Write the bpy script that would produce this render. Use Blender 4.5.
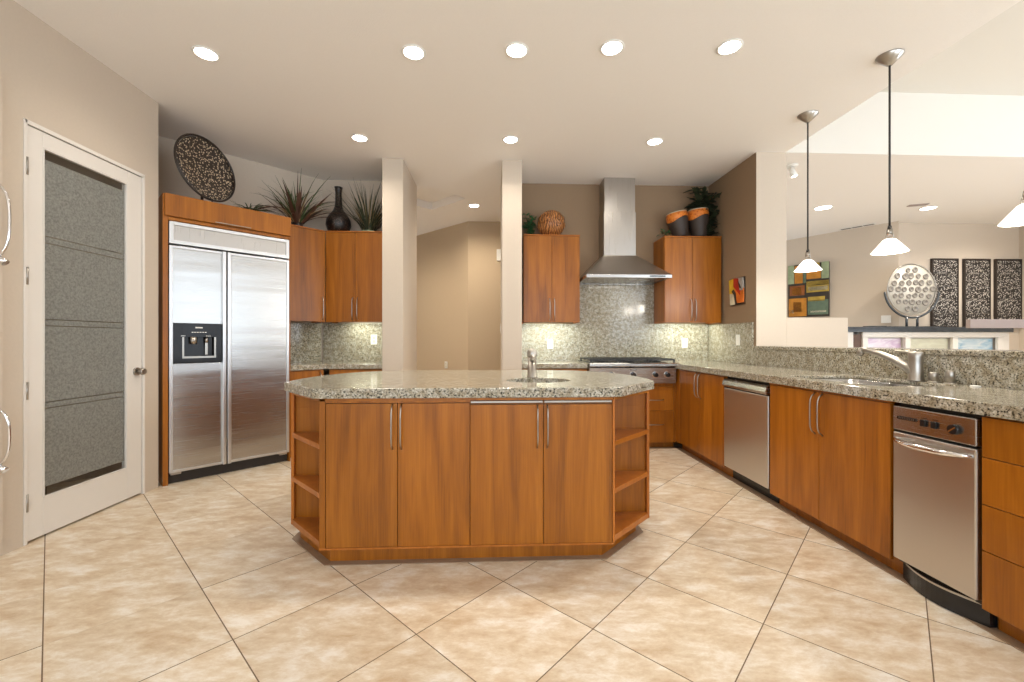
import bpy, bmesh, math, random
from mathutils import Vector, Matrix
random.seed(7)
PI = math.pi
S = bpy.context.scene
COL = S.collection
for o in list(bpy.data.objects):
    bpy.data.objects.remove(o)

# ---------------------------------------------------------------- camera
cam_d = bpy.data.cameras.new('camera')
cam_d.sensor_width = 36.0
cam_d.lens = 424.0 / 1024.0 * 36.0
cam_d.shift_y = -0.5 / 1024.0
cam_d.clip_start = 0.05
cam = bpy.data.objects.new('camera', cam_d)
cam.location = (0, 0, 1.16)
cam.rotation_euler = (PI / 2, 0, -math.radians(2.5))
COL.objects.link(cam)
S.camera = cam

# ---------------------------------------------------------------- exposure
S.view_settings.view_transform = 'Standard'
S.view_settings.look = 'None'
S.view_settings.gamma = 1.0
S.view_settings.use_curve_mapping = False
S.view_settings.exposure = 0.48

# ---------------------------------------------------------------- sky
W = bpy.data.worlds.new('sky')
S.world = W
W.use_nodes = True
bg = W.node_tree.nodes['Background']
bg.inputs[0].default_value = (0.75, 0.87, 1.0, 1)
bg.inputs[1].default_value = 1.5


# ---------------------------------------------------------------- lamps
def area(name, loc, aim, sx, sy, power, col, spread=180):
    d = bpy.data.lights.new(name, 'AREA')
    d.shape = 'RECTANGLE'
    d.size, d.size_y, d.energy, d.color = sx, sy, power, col
    d.spread = math.radians(spread)
    o = bpy.data.objects.new(name, d)
    o.location = loc
    o.rotation_euler = (Vector(aim) - Vector(loc)).to_track_quat('-Z', 'Y').to_euler()
    COL.objects.link(o)
    return o


def spot(name, loc, power, col, angle=120, blend=0.8, r=0.06):
    d = bpy.data.lights.new(name, 'SPOT')
    d.energy, d.color, d.spot_size, d.spot_blend, d.shadow_soft_size = power, col, math.radians(angle), blend, r
    o = bpy.data.objects.new(name, d)
    o.location = loc
    COL.objects.link(o)
    return o


WARM = (1.0, 0.92, 0.80)
DAY = (0.80, 0.90, 1.0)
# daylight through the great-room patio doors, the kitchen windows and the far room
area('patio_daylight', (5.75, -1.72, 1.75), (5.75, 1.0, 1.75), 5.2, 2.8, 50, DAY)
area('sunlit_patio_paving', (5.7, -3.9, -0.02), (5.7, -3.9, 3), 5.6, 4.2, 520, (0.93, 0.97, 1.0))
area('added_yard_uplight', (0.0, -5.3, -0.02), (0.0, -5.3, 3), 6.0, 4.0, 240, (0.93, 0.97, 1.0))  # added upward lamp outside the kitchen windows, brightens the ceiling
area('kitchen_window_daylight', (0.0, -3.22, 1.6), (0.0, 0, 1.6), 5.0, 2.3, 55, DAY)
area('great_room_window_daylight', (8.72, 1.6, 2.0), (2.0, 2.2, 1.9), 3.4, 2.6, 75, (0.92, 0.96, 1.0))
CANS = [(-1.88, 2.86), (-0.52, 2.79), (0.15, 2.74), (0.76, 2.69), (1.51, 2.65), (-1.24, 3.99), (0.16, 3.96), (1.52, 3.94)]
for cx_, cy_ in CANS:
    spot('can_lamp', (cx_, cy_, 3.015), 29, WARM, 150, 1.0, 0.07)


# ---------------------------------------------------------------- materials
def srgb(r, g, b):
    f = lambda c: (c / 255 / 12.92) if c / 255 <= 0.04045 else ((c / 255 + 0.055) / 1.055) ** 2.4
    return (f(r), f(g), f(b), 1)


def new_mat(name):
    m = bpy.data.materials.new(name)
    m.use_nodes = True
    return m, m.node_tree.nodes, m.node_tree.links, m.node_tree.nodes['Principled BSDF']


def plain(name, col, rough=0.5, metal=0.0, spec=0.5, noise=0.0, scale=40, bump=0.0, coat=0.0, aniso=0):
    m, N, L, P = new_mat(name)
    P.inputs['Base Color'].default_value = col
    P.inputs['Roughness'].default_value = rough
    P.inputs['Metallic'].default_value = metal
    P.inputs['Specular IOR Level'].default_value = spec
    P.inputs['Coat Weight'].default_value = coat
    if noise or bump:
        tc = N.new('ShaderNodeTexCoord')
        nz = N.new('ShaderNodeTexNoise')
        nz.inputs['Scale'].default_value = scale
        nz.inputs['Detail'].default_value = 3
        L.new(tc.outputs['Object'], nz.inputs['Vector'])
        if noise:
            mx = N.new('ShaderNodeMix')
            mx.data_type = 'RGBA'
            mx.inputs[6].default_value = tuple(c * (1 - noise) for c in col[:3]) + (1,)
            mx.inputs[7].default_value = tuple(min(1, c * (1 + noise)) for c in col[:3]) + (1,)
            L.new(nz.outputs[0], mx.inputs[0])
            L.new(mx.outputs[2], P.inputs['Base Color'])
        if bump:
            b = N.new('ShaderNodeBump')
            b.inputs['Strength'].default_value = bump
            b.inputs['Distance'].default_value = 0.004
            L.new(nz.outputs[0], b.inputs['Height'])
            L.new(b.outputs[0], P.inputs['Normal'])
    return m


def ramp(N, stops):
    r = N.new('ShaderNodeValToRGB')
    e = r.color_ramp.elements
    e[0].position, e[0].color = stops[0]
    e[1].position, e[1].color = stops[1]
    for p, c in stops[2:]:
        k = e.new(p)
        k.color = c
    return r


def wood_mat(name, dark, mid, light, rough=0.3):
    m, N, L, P = new_mat(name)
    tc = N.new('ShaderNodeTexCoord')
    oi = N.new('ShaderNodeObjectInfo')
    ad = N.new('ShaderNodeVectorMath'); ad.operation = 'ADD'
    ml = N.new('ShaderNodeVectorMath'); ml.operation = 'SCALE'
    L.new(oi.outputs['Random'], ml.inputs[3])
    ml.inputs[0].default_value = (17, 9, 23)
    L.new(tc.outputs['Object'], ad.inputs[0]); L.new(ml.outputs[0], ad.inputs[1])
    mp = N.new('ShaderNodeMapping'); mp.inputs['Scale'].default_value = (7.0, 7.0, 0.55)
    L.new(ad.outputs[0], mp.inputs[0])
    n1 = N.new('ShaderNodeTexNoise'); n1.inputs['Scale'].default_value = 1.6; n1.inputs['Detail'].default_value = 4; n1.inputs['Distortion'].default_value = 0.9
    L.new(mp.outputs[0], n1.inputs[0])
    mp2 = N.new('ShaderNodeMapping'); mp2.inputs['Scale'].default_value = (70, 70, 2.2)
    L.new(ad.outputs[0], mp2.inputs[0])
    n2 = N.new('ShaderNodeTexNoise'); n2.inputs['Scale'].default_value = 2.0; n2.inputs['Detail'].default_value = 3
    L.new(mp2.outputs[0], n2.inputs[0])
    mx = N.new('ShaderNodeMath'); mx.operation = 'MULTIPLY_ADD'; mx.inputs[1].default_value = 0.3
    L.new(n2.outputs[0], mx.inputs[0])
    sc = N.new('ShaderNodeMath'); sc.operation = 'MULTIPLY'; sc.inputs[1].default_value = 0.7
    L.new(n1.outputs[0], sc.inputs[0]); L.new(sc.outputs[0], mx.inputs[2])
    r = ramp(N, [(0.26, dark), (0.74, light), (0.5, mid)])
    L.new(mx.outputs[0], r.inputs[0])
    hs = N.new('ShaderNodeHueSaturation')
    mr = N.new('ShaderNodeMapRange'); mr.inputs[3].default_value = 0.88; mr.inputs[4].default_value = 1.12
    L.new(oi.outputs['Random'], mr.inputs[0]); L.new(mr.outputs[0], hs.inputs['Value'])
    L.new(r.outputs[0], hs.inputs['Color']); L.new(hs.outputs[0], P.inputs['Base Color'])
    P.inputs['Roughness'].default_value = rough
    P.inputs['Specular IOR Level'].default_value = 0.4
    P.inputs['Coat Weight'].default_value = 0.0
    P.inputs['Coat Roughness'].default_value = 0.15
    return m


def granite_mat(name, base, dark, light, tint, rough=0.12):
    m, N, L, P = new_mat(name)
    tc = N.new('ShaderNodeTexCoord')
    n1 = N.new('ShaderNodeTexNoise'); n1.inputs['Scale'].default_value = 100; n1.inputs['Detail'].default_value = 4; n1.inputs['Roughness'].default_value = 0.65
    n2 = N.new('ShaderNodeTexNoise'); n2.inputs['Scale'].default_value = 28; n2.inputs['Detail'].default_value = 3
    v = N.new('ShaderNodeTexVoronoi'); v.inputs['Scale'].default_value = 170
    for n in (n1, n2, v):
        L.new(tc.outputs['Object'], n.inputs['Vector'])
    r1 = ramp(N, [(0.395, dark), (0.62, light), (0.46, base), (0.54, base)])
    L.new(n1.outputs[0], r1.inputs[0])
    mx = N.new('ShaderNodeMix'); mx.data_type = 'RGBA'; mx.blend_type = 'MULTIPLY'
    r2 = ramp(N, [(0.38, tint), (0.6, (1, 1, 1, 1))])
    L.new(n2.outputs[0], r2.inputs[0])
    mx.inputs[0].default_value = 0.75
    L.new(r1.outputs[0], mx.inputs[6]); L.new(r2.outputs[0], mx.inputs[7])
    mx2 = N.new('ShaderNodeMix'); mx2.data_type = 'RGBA'; mx2.blend_type = 'MULTIPLY'; mx2.inputs[0].default_value = 0.55
    r3 = ramp(N, [(0.0, (0.5, 0.5, 0.5, 1)), (0.5, (1, 1, 1, 1))])
    sp = N.new('ShaderNodeSeparateColor'); L.new(v.outputs['Color'], sp.inputs[0])
    L.new(sp.outputs[0], r3.inputs[0])
    L.new(mx.outputs[2], mx2.inputs[6]); L.new(r3.outputs[0], mx2.inputs[7])
    L.new(mx2.outputs[2], P.inputs['Base Color'])
    P.inputs['Roughness'].default_value = rough
    return m


def tile_mat(name):
    m, N, L, P = new_mat(name)
    tc = N.new('ShaderNodeTexCoord')
    sx = N.new('ShaderNodeSeparateXYZ'); L.new(tc.outputs['Object'], sx.inputs[0])

    def mth(op, a, b=None, c=None):
        n = N.new('ShaderNodeMath'); n.operation = op
        for i, v in enumerate((a, b, c)):
            if v is None:
                continue
            if isinstance(v, (int, float)):
                n.inputs[i].default_value = v
            else:
                L.new(v, n.inputs[i])
        return n.outputs[0]
    s = 0.498
    k = 1 / math.sqrt(2) / s
    x, y = sx.outputs[0], sx.outputs[1]
    u = mth('MULTIPLY_ADD', mth('SUBTRACT', x, y), k, 1.908 / s + 20)
    v = mth('MULTIPLY_ADD', mth('ADD', x, y), k, -0.979 / s + 20)
    fu, fv = mth('FRACT', u), mth('FRACT', v)
    du = mth('SUBTRACT', 0.5, mth('ABSOLUTE', mth('SUBTRACT', fu, 0.5)))
    dv = mth('SUBTRACT', 0.5, mth('ABSOLUTE', mth('SUBTRACT', fv, 0.5)))
    dd = mth('MINIMUM', du, dv)
    iu, jv = mth('ROUND', u), mth('FLOOR', v)
    far = mth('LESS_THAN', iu, 18.5)
    odd = mth('MULTIPLY', mth('COMPARE', iu, 19.0, 0.1), mth('COMPARE', jv, 18.0, 0.1))
    faint = mth('MULTIPLY', mth('MAXIMUM', far, odd), 0.85)
    gu = mth('MULTIPLY', mth('LESS_THAN', du, 0.0042), mth('SUBTRACT', 1.0, faint))
    gv = mth('LESS_THAN', dv, 0.0042)
    gr = mth('MAXIMUM', gu, gv)
    cu, cv = mth('FLOOR', u), mth('FLOOR', v)
    cb = N.new('ShaderNodeCombineXYZ'); L.new(cu, cb.inputs[0]); L.new(cv, cb.inputs[1])
    wn = N.new('ShaderNodeTexWhiteNoise'); wn.noise_dimensions = '3D'; L.new(cb.outputs[0], wn.inputs[0])
    off = N.new('ShaderNodeVectorMath'); off.operation = 'SCALE'; off.inputs[3].default_value = 30
    L.new(wn.outputs['Color'], off.inputs[0])
    ad = N.new('ShaderNodeVectorMath'); ad.operation = 'ADD'
    mp = N.new('ShaderNodeMapping'); mp.inputs['Rotation'].default_value = (0, 0, math.radians(28)); mp.inputs['Scale'].default_value = (3.6, 7.5, 1)
    L.new(tc.outputs['Object'], mp.inputs[0])
    L.new(mp.outputs[0], ad.inputs[0]); L.new(off.outputs[0], ad.inputs[1])
    n1 = N.new('ShaderNodeTexNoise'); n1.inputs['Scale'].default_value = 1.5; n1.inputs['Detail'].default_value = 10; n1.inputs['Roughness'].default_value = 0.74; n1.inputs['Distortion'].default_value = 0.15
    L.new(ad.outputs[0], n1.inputs[0])
    r = ramp(N, [(0.35, srgb(200, 173, 140)), (0.65, srgb(240, 232, 220)), (0.5, srgb(220, 202, 176))])
    L.new(n1.outputs[0], r.inputs[0])
    hs = N.new('ShaderNodeHueSaturation')
    mr = N.new('ShaderNodeMapRange'); mr.inputs[3].default_value = 0.93; mr.inputs[4].default_value = 1.05
    L.new(wn.outputs['Value'], mr.inputs[0]); L.new(mr.outputs[0], hs.inputs['Value']); L.new(r.outputs[0], hs.inputs['Color'])
    mx = N.new('ShaderNodeMix'); mx.data_type = 'RGBA'
    L.new(gr, mx.inputs[0]); L.new(hs.outputs[0], mx.inputs[6]); mx.inputs[7].default_value = srgb(112, 92, 70)
    L.new(mx.outputs[2], P.inputs['Base Color'])
    rg = mth('MULTIPLY_ADD', gr, 0.5, 0.3)
    rg2 = mth('MULTIPLY_ADD', n1.outputs[0], 0.15, rg)
    L.new(rg2, P.inputs['Roughness'])
    bp = N.new('ShaderNodeBump'); bp.inputs['Strength'].default_value = 0.35; bp.inputs['Distance'].default_value = 0.003
    hh = mth('SUBTRACT', mth('MULTIPLY', n1.outputs[0], 0.35), gr)
    L.new(hh, bp.inputs['Height']); L.new(bp.outputs[0], P.inputs['Normal'])
    return m


def steel_mat(name, col, rough=0.28, axis='z', bump=0.0):
    m, N, L, P = new_mat(name)
    tc = N.new('ShaderNodeTexCoord')
    mp = N.new('ShaderNodeMapping')
    mp.inputs['Scale'].default_value = {'z': (3, 3, 260), 'x': (260, 260, 3), 'u': (40, 40, 40)}[axis]
    L.new(tc.outputs['Object'], mp.inputs[0])
    n = N.new('ShaderNodeTexNoise'); n.inputs['Scale'].default_value = 1; n.inputs['Detail'].default_value = 2
    L.new(mp.outputs[0], n.inputs[0])
    n2 = N.new('ShaderNodeTexNoise'); n2.inputs['Scale'].default_value = 3.0; n2.inputs['Detail'].default_value = 0.5
    mp3 = N.new('ShaderNodeMapping'); mp3.inputs['Scale'].default_value = (0.35, 0.35, 3.2) if axis == 'z' else (1, 1, 1)
    L.new(tc.outputs['Object'], mp3.inputs[0]); L.new(mp3.outputs[0], n2.inputs[0])
    mr = N.new('ShaderNodeMapRange'); mr.inputs[3].default_value = rough - 0.05; mr.inputs[4].default_value = rough + 0.08
    L.new(n.outputs[0], mr.inputs[0]); L.new(mr.outputs[0], P.inputs['Roughness'])
    b = N.new('ShaderNodeBump'); b.inputs['Strength'].default_value = bump; b.inputs['Distance'].default_value = 0.002
    b2 = N.new('ShaderNodeBump'); b2.inputs['Strength'].default_value = 0.16 if axis == 'z' else 0.06; b2.inputs['Distance'].default_value = 0.02 if axis == 'z' else 0.01
    L.new(n.outputs[0], b.inputs['Height']); L.new(n2.outputs[0], b2.inputs['Height'])
    L.new(b2.outputs[0], b.inputs['Normal']); L.new(b.outputs[0], P.inputs['Normal'])
    P.inputs['Base Color'].default_value = col
    P.inputs['Metallic'].default_value = 1.0
    return m


def emit_mat(name, col, strength, base=(0.9, 0.9, 0.9, 1)):
    m, N, L, P = new_mat(name)
    P.inputs['Base Color'].default_value = base
    P.inputs['Emission Color'].default_value = col
    P.inputs['Emission Strength'].default_value = strength
    return m


def glass_mat(name, col=(0.95, 0.97, 0.96, 1), rough=0.0):
    m, N, L, P = new_mat(name)
    P.inputs['Base Color'].default_value = col
    P.inputs['Transmission Weight'].default_value = 1.0
    P.inputs['Roughness'].default_value = rough
    P.inputs['IOR'].default_value = 1.1
    return m


def etched_mat(name):
    m, N, L, P = new_mat(name)
    tc = N.new('ShaderNodeTexCoord')
    n = N.new('ShaderNodeTexNoise'); n.inputs['Scale'].default_value = 75; n.inputs['Detail'].default_value = 3; n.inputs['Roughness'].default_value = 0.7
    L.new(tc.outputs['Object'], n.inputs[0])
    r = ramp(N, [(0.3, srgb(118, 118, 112)), (0.7, srgb(166, 167, 160))])
    L.new(n.outputs[0], r.inputs[0]); L.new(r.outputs[0], P.inputs['Base Color'])
    P.inputs['Roughness'].default_value = 0.45
    P.inputs['Transmission Weight'].default_value = 0.25
    b = N.new('ShaderNodeBump'); b.inputs['Strength'].default_value = 0.3; b.inputs['Distance'].default_value = 0.003
    L.new(n.outputs[0], b.inputs['Height']); L.new(b.outputs[0], P.inputs['Normal'])
    return m


def speck_mat(name, a, b_, scale, lo, hi, rough=0.4, metal=0.0, bump=0.5):
    m, N, L, P = new_mat(name)
    tc = N.new('ShaderNodeTexCoord')
    v = N.new('ShaderNodeTexVoronoi'); v.inputs['Scale'].default_value = scale
    L.new(tc.outputs['Object'], v.inputs['Vector'])
    r = ramp(N, [(lo, a), (hi, b_)])
    L.new(v.outputs['Distance'], r.inputs[0]); L.new(r.outputs[0], P.inputs['Base Color'])
    P.inputs['Roughness'].default_value = rough
    P.inputs['Metallic'].default_value = metal
    b = N.new('ShaderNodeBump'); b.inputs['Strength'].default_value = bump; b.inputs['Distance'].default_value = 0.004
    b.invert = True
    L.new(v.outputs['Distance'], b.inputs['Height']); L.new(b.outputs[0], P.inputs['Normal'])
    return m


def swirl_mat(name):
    m, N, L, P = new_mat(name)
    tc = N.new('ShaderNodeTexCoord')
    w = N.new('ShaderNodeTexWave'); w.inputs['Scale'].default_value = 14; w.inputs['Distortion'].default_value = 9; w.inputs['Detail'].default_value = 2
    L.new(tc.outputs['Object'], w.inputs[0])
    r = ramp(N, [(0.1, srgb(92, 54, 26)), (0.9, srgb(190, 128, 74))])
    L.new(w.outputs[0], r.inputs[0]); L.new(r.outputs[0], P.inputs['Base Color'])
    P.inputs['Roughness'].default_value = 0.32
    return m


M = {}
M['wall'] = plain('wall_paint_beige', srgb(203, 189, 172), 0.85, noise=0.03, scale=60, bump=0.12)
M['accent'] = plain('wall_paint_tan', srgb(146, 122, 96), 0.85, noise=0.03, scale=60, bump=0.12)
M['hallwall'] = plain('hall_paint', srgb(198, 178, 150), 0.85, noise=0.03, scale=60, bump=0.12)
M['ceil'] = plain('ceiling_paint', srgb(242, 237, 231), 0.9, noise=0.03, scale=130, bump=0.35)
M['ceilhigh'] = plain('high_ceiling_lit_tone', srgb(224, 219, 210), 0.9, noise=0.03, scale=130, bump=0.35)
M['white'] = plain('white_gloss_paint', srgb(228, 222, 214), 0.35, noise=0.015, scale=20)
M['tile'] = tile_mat('travertine_tile_floor')
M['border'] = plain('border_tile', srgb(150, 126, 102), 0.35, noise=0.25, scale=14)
M['wood'] = wood_mat('cherry_wood', srgb(112, 62, 12), srgb(154, 90, 18), srgb(180, 111, 30))
M['woodin'] = wood_mat('cherry_edge_wood', srgb(150, 84, 26), srgb(172, 100, 34), srgb(188, 116, 46))
M['granite'] = granite_mat('speckled_granite', srgb(182, 176, 160), srgb(50, 50, 48), srgb(222, 218, 206), srgb(196, 184, 162))
M['steel'] = steel_mat('brushed_steel', (0.50, 0.49, 0.475, 1), 0.24, 'z')
M['steelv'] = steel_mat('brushed_steel_upright', (0.62, 0.60, 0.57, 1), 0.32, 'x')
M['steelhood'] = steel_mat('brushed_hood_steel', (0.48, 0.455, 0.425, 1), 0.28, 'x')
M['trim'] = plain('satin_aluminium', (0.66, 0.66, 0.66, 1), 0.34, 1.0, noise=0.03, scale=30)
M['nickel'] = plain('brushed_nickel', (0.44, 0.41, 0.37, 1), 0.3, 1.0, noise=0.05, scale=60)
M['chrome'] = plain('chrome', (0.85, 0.85, 0.86, 1), 0.1, 1.0, noise=0.02, scale=10)
M['black'] = plain('black_plastic', (0.012, 0.012, 0.013, 1), 0.25, noise=0.2, scale=40)
M['blackglass'] = plain('black_gloss', (0.012, 0.01, 0.01, 1), 0.12, spec=0.25, noise=0.1, scale=10)
M['iron'] = plain('cast_iron', (0.02, 0.02, 0.022, 1), 0.5, noise=0.3, scale=80)
M['dark'] = plain('dark_shadow_gap', (0.03, 0.022, 0.016, 1), 0.7, noise=0.2, scale=20)
M['lens'] = emit_mat('lit_lamp_lens', (1.0, 0.95, 0.86, 1), 14)
M['shade'] = emit_mat('lit_frosted_glass_shade', (1.0, 0.92, 0.80, 1), 1.15)
M['tube'] = emit_mat('under_cabinet_lamp', (0.95, 1.0, 0.85, 1), 6)
M['clear'] = glass_mat('clear_glass')
M['etched'] = etched_mat('etched_glass')
M['plate'] = plain('white_plastic', srgb(236, 234, 228), 0.4, noise=0.02, scale=20)
M['cord'] = plain('dark_cord', (0.03, 0.028, 0.026, 1), 0.5, noise=0.2, scale=50)
M['green1'] = plain('green_leaf', srgb(66, 84, 44), 0.5, noise=0.5, scale=25)
M['green2'] = plain('ivy_leaf', srgb(58, 104, 62), 0.4, noise=0.6, scale=25)
M['green3'] = plain('dark_leaf', srgb(46, 56, 36), 0.5, noise=0.5, scale=25)
M['straw'] = plain('dry_grass', srgb(142, 122, 84), 0.6, noise=0.4, scale=25)
M['brownleaf'] = plain('brown_leaf', srgb(84, 56, 42), 0.55, noise=0.5, scale=25)
M['vase'] = speck_mat('woven_dark_vase', srgb(92, 74, 62), srgb(24, 18, 16), 60, 0.15, 0.45, 0.3)
M['charger'] = plain('dark_bronze', srgb(46, 36, 30), 0.4, noise=0.3, scale=30)
M['disc'] = speck_mat('pierced_bronze', srgb(206, 186, 158), srgb(44, 32, 25), 60, 0.27, 0.42, 0.4)
M['globe'] = swirl_mat('carved_brown')
M['drumbody'] = plain('dark_clay', srgb(58, 48, 42), 0.55, noise=0.3, scale=30, bump=0.3)
M['drumtop'] = speck_mat('orange_glaze', srgb(190, 86, 24), srgb(226, 134, 52), 40, 0.1, 0.6, 0.3)
M['stone'] = plain('dark_stone', srgb(62, 66, 70), 0.15, noise=0.5, scale=12)
M['screen'] = speck_mat('pierced_metal', srgb(214, 208, 200), srgb(44, 40, 38), 52, 0.28, 0.44, 0.4, 0.3)
M['shell'] = plain('pearl_shell', srgb(206, 200, 188), 0.25, noise=0.12, scale=60)
M['smoke'] = plain('grey_shell', srgb(128, 122, 114), 0.3, noise=0.4, scale=60)
M['ledge'] = plain('taupe_ledge', srgb(158, 142, 136), 0.6, noise=0.06, scale=20)
M['consolebrown'] = plain('brown_panel', srgb(96, 70, 56), 0.5, noise=0.2, scale=20)
for n, c in dict(amber=(186, 124, 42), rust=(134, 78, 36), sage=(150, 164, 130), charcoal=(52, 46, 40), ochre=(168, 142, 62), teal=(92, 110, 92),
                 cream=(214, 206, 182), yellow=(232, 176, 44), red=(170, 44, 30), orange=(220, 112, 40), grey=(164, 160, 154)).items():
    M[n] = plain('glaze_' + n, srgb(*c), 0.35, noise=0.55, scale=9)


def wash_mat(name, a, b_):
    m, N, L, P = new_mat(name)
    tc = N.new('ShaderNodeTexCoord')
    n = N.new('ShaderNodeTexNoise'); n.inputs['Scale'].default_value = 4; n.inputs['Distortion'].default_value = 1.2
    mp = N.new('ShaderNodeMapping'); mp.inputs['Scale'].default_value = (1, 1, 3)
    L.new(tc.outputs['Object'], mp.inputs[0]); L.new(mp.outputs[0], n.inputs[0])
    r = ramp(N, [(0.35, a), (0.65, b_)])
    L.new(n.outputs[0], r.inputs[0]); L.new(r.outputs[0], P.inputs['Base Color'])
    P.inputs['Roughness'].default_value = 0.2
    return m


M['wash0'] = wash_mat('wash_violet', srgb(236, 226, 236), srgb(206, 176, 206))
M['wash1'] = wash_mat('wash_cream', srgb(226, 226, 204), srgb(214, 212, 190))
M['wash2'] = wash_mat('wash_blue', srgb(226, 236, 240), srgb(150, 192, 216))


# ---------------------------------------------------------------- builders
class B:
    def __init__(s):
        s.bm = bmesh.new()
        s.mats = []

    def _mi(s, mat):
        if mat is None:
            return 0
        if mat not in s.mats:
            s.mats.append(mat)
        return s.mats.index(mat)

    def _add(s, t, mat=None, smooth=False):
        mi = s._mi(mat)
        mp = {}
        for v in t.verts:
            mp[v] = s.bm.verts.new(v.co)
        for f in t.faces:
            try:
                nf = s.bm.faces.new([mp[v] for v in f.verts])
                nf.material_index = mi
                nf.smooth = smooth or f.smooth
            except ValueError:
                pass
        t.free()
        return s

    def box(s, x0, x1, y0, y1, z0, z1, bev=0.0, mat=None):
        t = bmesh.new()
        bmesh.ops.create_cube(t, size=1)
        for v in t.verts:
            v.co = ((x0 + x1) / 2 + v.co.x * (x1 - x0), (y0 + y1) / 2 + v.co.y * (y1 - y0), (z0 + z1) / 2 + v.co.z * (z1 - z0))
        if bev:
            bmesh.ops.bevel(t, geom=list(t.edges), offset=bev, segments=2, profile=0.5, affect='EDGES')
        return s._add(t, mat)

    def prism(s, poly, z0, z1, bev=0.0, holes=(), mat=None):
        t = bmesh.new()
        loops = [poly] + list(holes)
        edges = []
        rings = []
        for lp in loops:
            vs = [t.verts.new((p[0], p[1], z1)) for p in lp]
            rings.append(vs)
            for i in range(len(vs)):
                edges.append(t.edges.new((vs[i], vs[(i + 1) % len(vs)])))
        if holes:
            bmesh.ops.triangle_fill(t, edges=edges, use_beauty=True)
        else:
            t.faces.new(rings[0])
        top = list(t.faces)
        lows = {}
        for r in rings:
            for v in r:
                lows[v] = t.verts.new((v.co.x, v.co.y, z0))
        for f in top:
            t.faces.new([lows[v] for v in reversed(f.verts)])
        for r in rings:
            for i in range(len(r)):
                a, b = r[i], r[(i + 1) % len(r)]
                t.faces.new((a, b, lows[b], lows[a]))
        bmesh.ops.recalc_face_normals(t, faces=list(t.faces))
        if bev:
            es = [e for e in t.edges if abs(e.verts[0].co.z - e.verts[1].co.z) < 1e-6 and any(abs(f.normal.z) < 0.5 for f in e.link_faces)]
            bmesh.ops.bevel(t, geom=es, offset=bev, segments=2, profile=0.5, affect='EDGES')
        return s._add(t, mat)

    def xprism(s, poly, y0, y1, mat=None, holes=()):
        """polygon in x,z extruded along y"""
        q = B()
        q.prism(poly, 0, 1, holes=holes)
        for v in q.bm.verts:
            v.co = (v.co.x, y0 + (y1 - y0) * v.co.z, v.co.y)
        bmesh.ops.recalc_face_normals(q.bm, faces=list(q.bm.faces))
        return s._add(q.bm, mat)

    def yprism(s, poly, x0, x1, mat=None):
        """polygon in y,z extruded along x"""
        q = B()
        q.prism(poly, 0, 1)
        for v in q.bm.verts:
            v.co = (x0 + (x1 - x0) * v.co.z, v.co.x, v.co.y)
        bmesh.ops.recalc_face_normals(q.bm, faces=list(q.bm.faces))
        return s._add(q.bm, mat)

    def cyl(s, p, q, r, r2=None, seg=20, mat=None, smooth=True):
        p, q = Vector(p), Vector(q)
        t = bmesh.new()
        bmesh.ops.create_cone(t, cap_ends=True, segments=seg, radius1=r, radius2=r if r2 is None else r2, depth=(q - p).length)
        rot = (q - p).to_track_quat('Z', 'Y').to_matrix().to_4x4()
        bmesh.ops.transform(t, matrix=Matrix.Translation((p + q) / 2) @ rot, verts=list(t.verts))
        for f in t.faces:
            f.smooth = smooth and len(f.verts) == 4
        return s._add(t, mat)

    def lathe(s, prof, c=(0, 0, 0), seg=32, mat=None, closed=False):
        t = bmesh.new()
        rings = []
        for r, z in prof:
            if r < 1e-5:
                rings.append([t.verts.new((c[0], c[1], c[2] + z))])
            else:
                rings.append([t.verts.new((c[0] + r * math.cos(2 * PI * i / seg), c[1] + r * math.sin(2 * PI * i / seg), c[2] + z)) for i in range(seg)])
        for a, b in zip(rings, rings[1:]):
            for i in range(seg):
                j = (i + 1) % seg
                q = [a[i % len(a)], a[j % len(a)], b[j % len(b)], b[i % len(b)]]
                u = []
                for v in q:
                    if v not in u:
                        u.append(v)
                if len(u) > 2:
                    try:
                        t.faces.new(u).smooth = True
                    except ValueError:
                        pass
        for r in (rings[0], rings[-1]):
            if len(r) > 2 and not closed:
                try:
                    t.faces.new(r)
                except ValueError:
                    pass
        bmesh.ops.recalc_face_normals(t, faces=list(t.faces))
        return s._add(t, mat)

    def tube(s, pts, r, seg=10, mat=None, flat=None):
        pts = [Vector(p) for p in pts]
        n = len(pts)
        rr = r if isinstance(r, (list, tuple)) else [r] * n
        t = bmesh.new()
        rings = []
        up = None
        for i, p in enumerate(pts):
            d = (pts[min(i + 1, n - 1)] - pts[max(i - 1, 0)]).normalized()
            if up is None:
                up = d.orthogonal().normalized()
            up = (up - d * up.dot(d))
            up = up.normalized() if up.length > 1e-6 else d.orthogonal().normalized()
            sd = d.cross(up)
            rings.append([t.verts.new(p + (up * math.cos(2 * PI * k / seg) + sd * math.sin(2 * PI * k / seg)) * rr[i]) for k in range(seg)])
        for a, b in zip(rings, rings[1:]):
            for k in range(seg):
                t.faces.new((a[k], a[(k + 1) % seg], b[(k + 1) % seg], b[k])).smooth = True
        t.faces.new(rings[0]); t.faces.new(rings[-1])
        bmesh.ops.recalc_face_normals(t, faces=list(t.faces))
        return s._add(t, mat)

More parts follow.
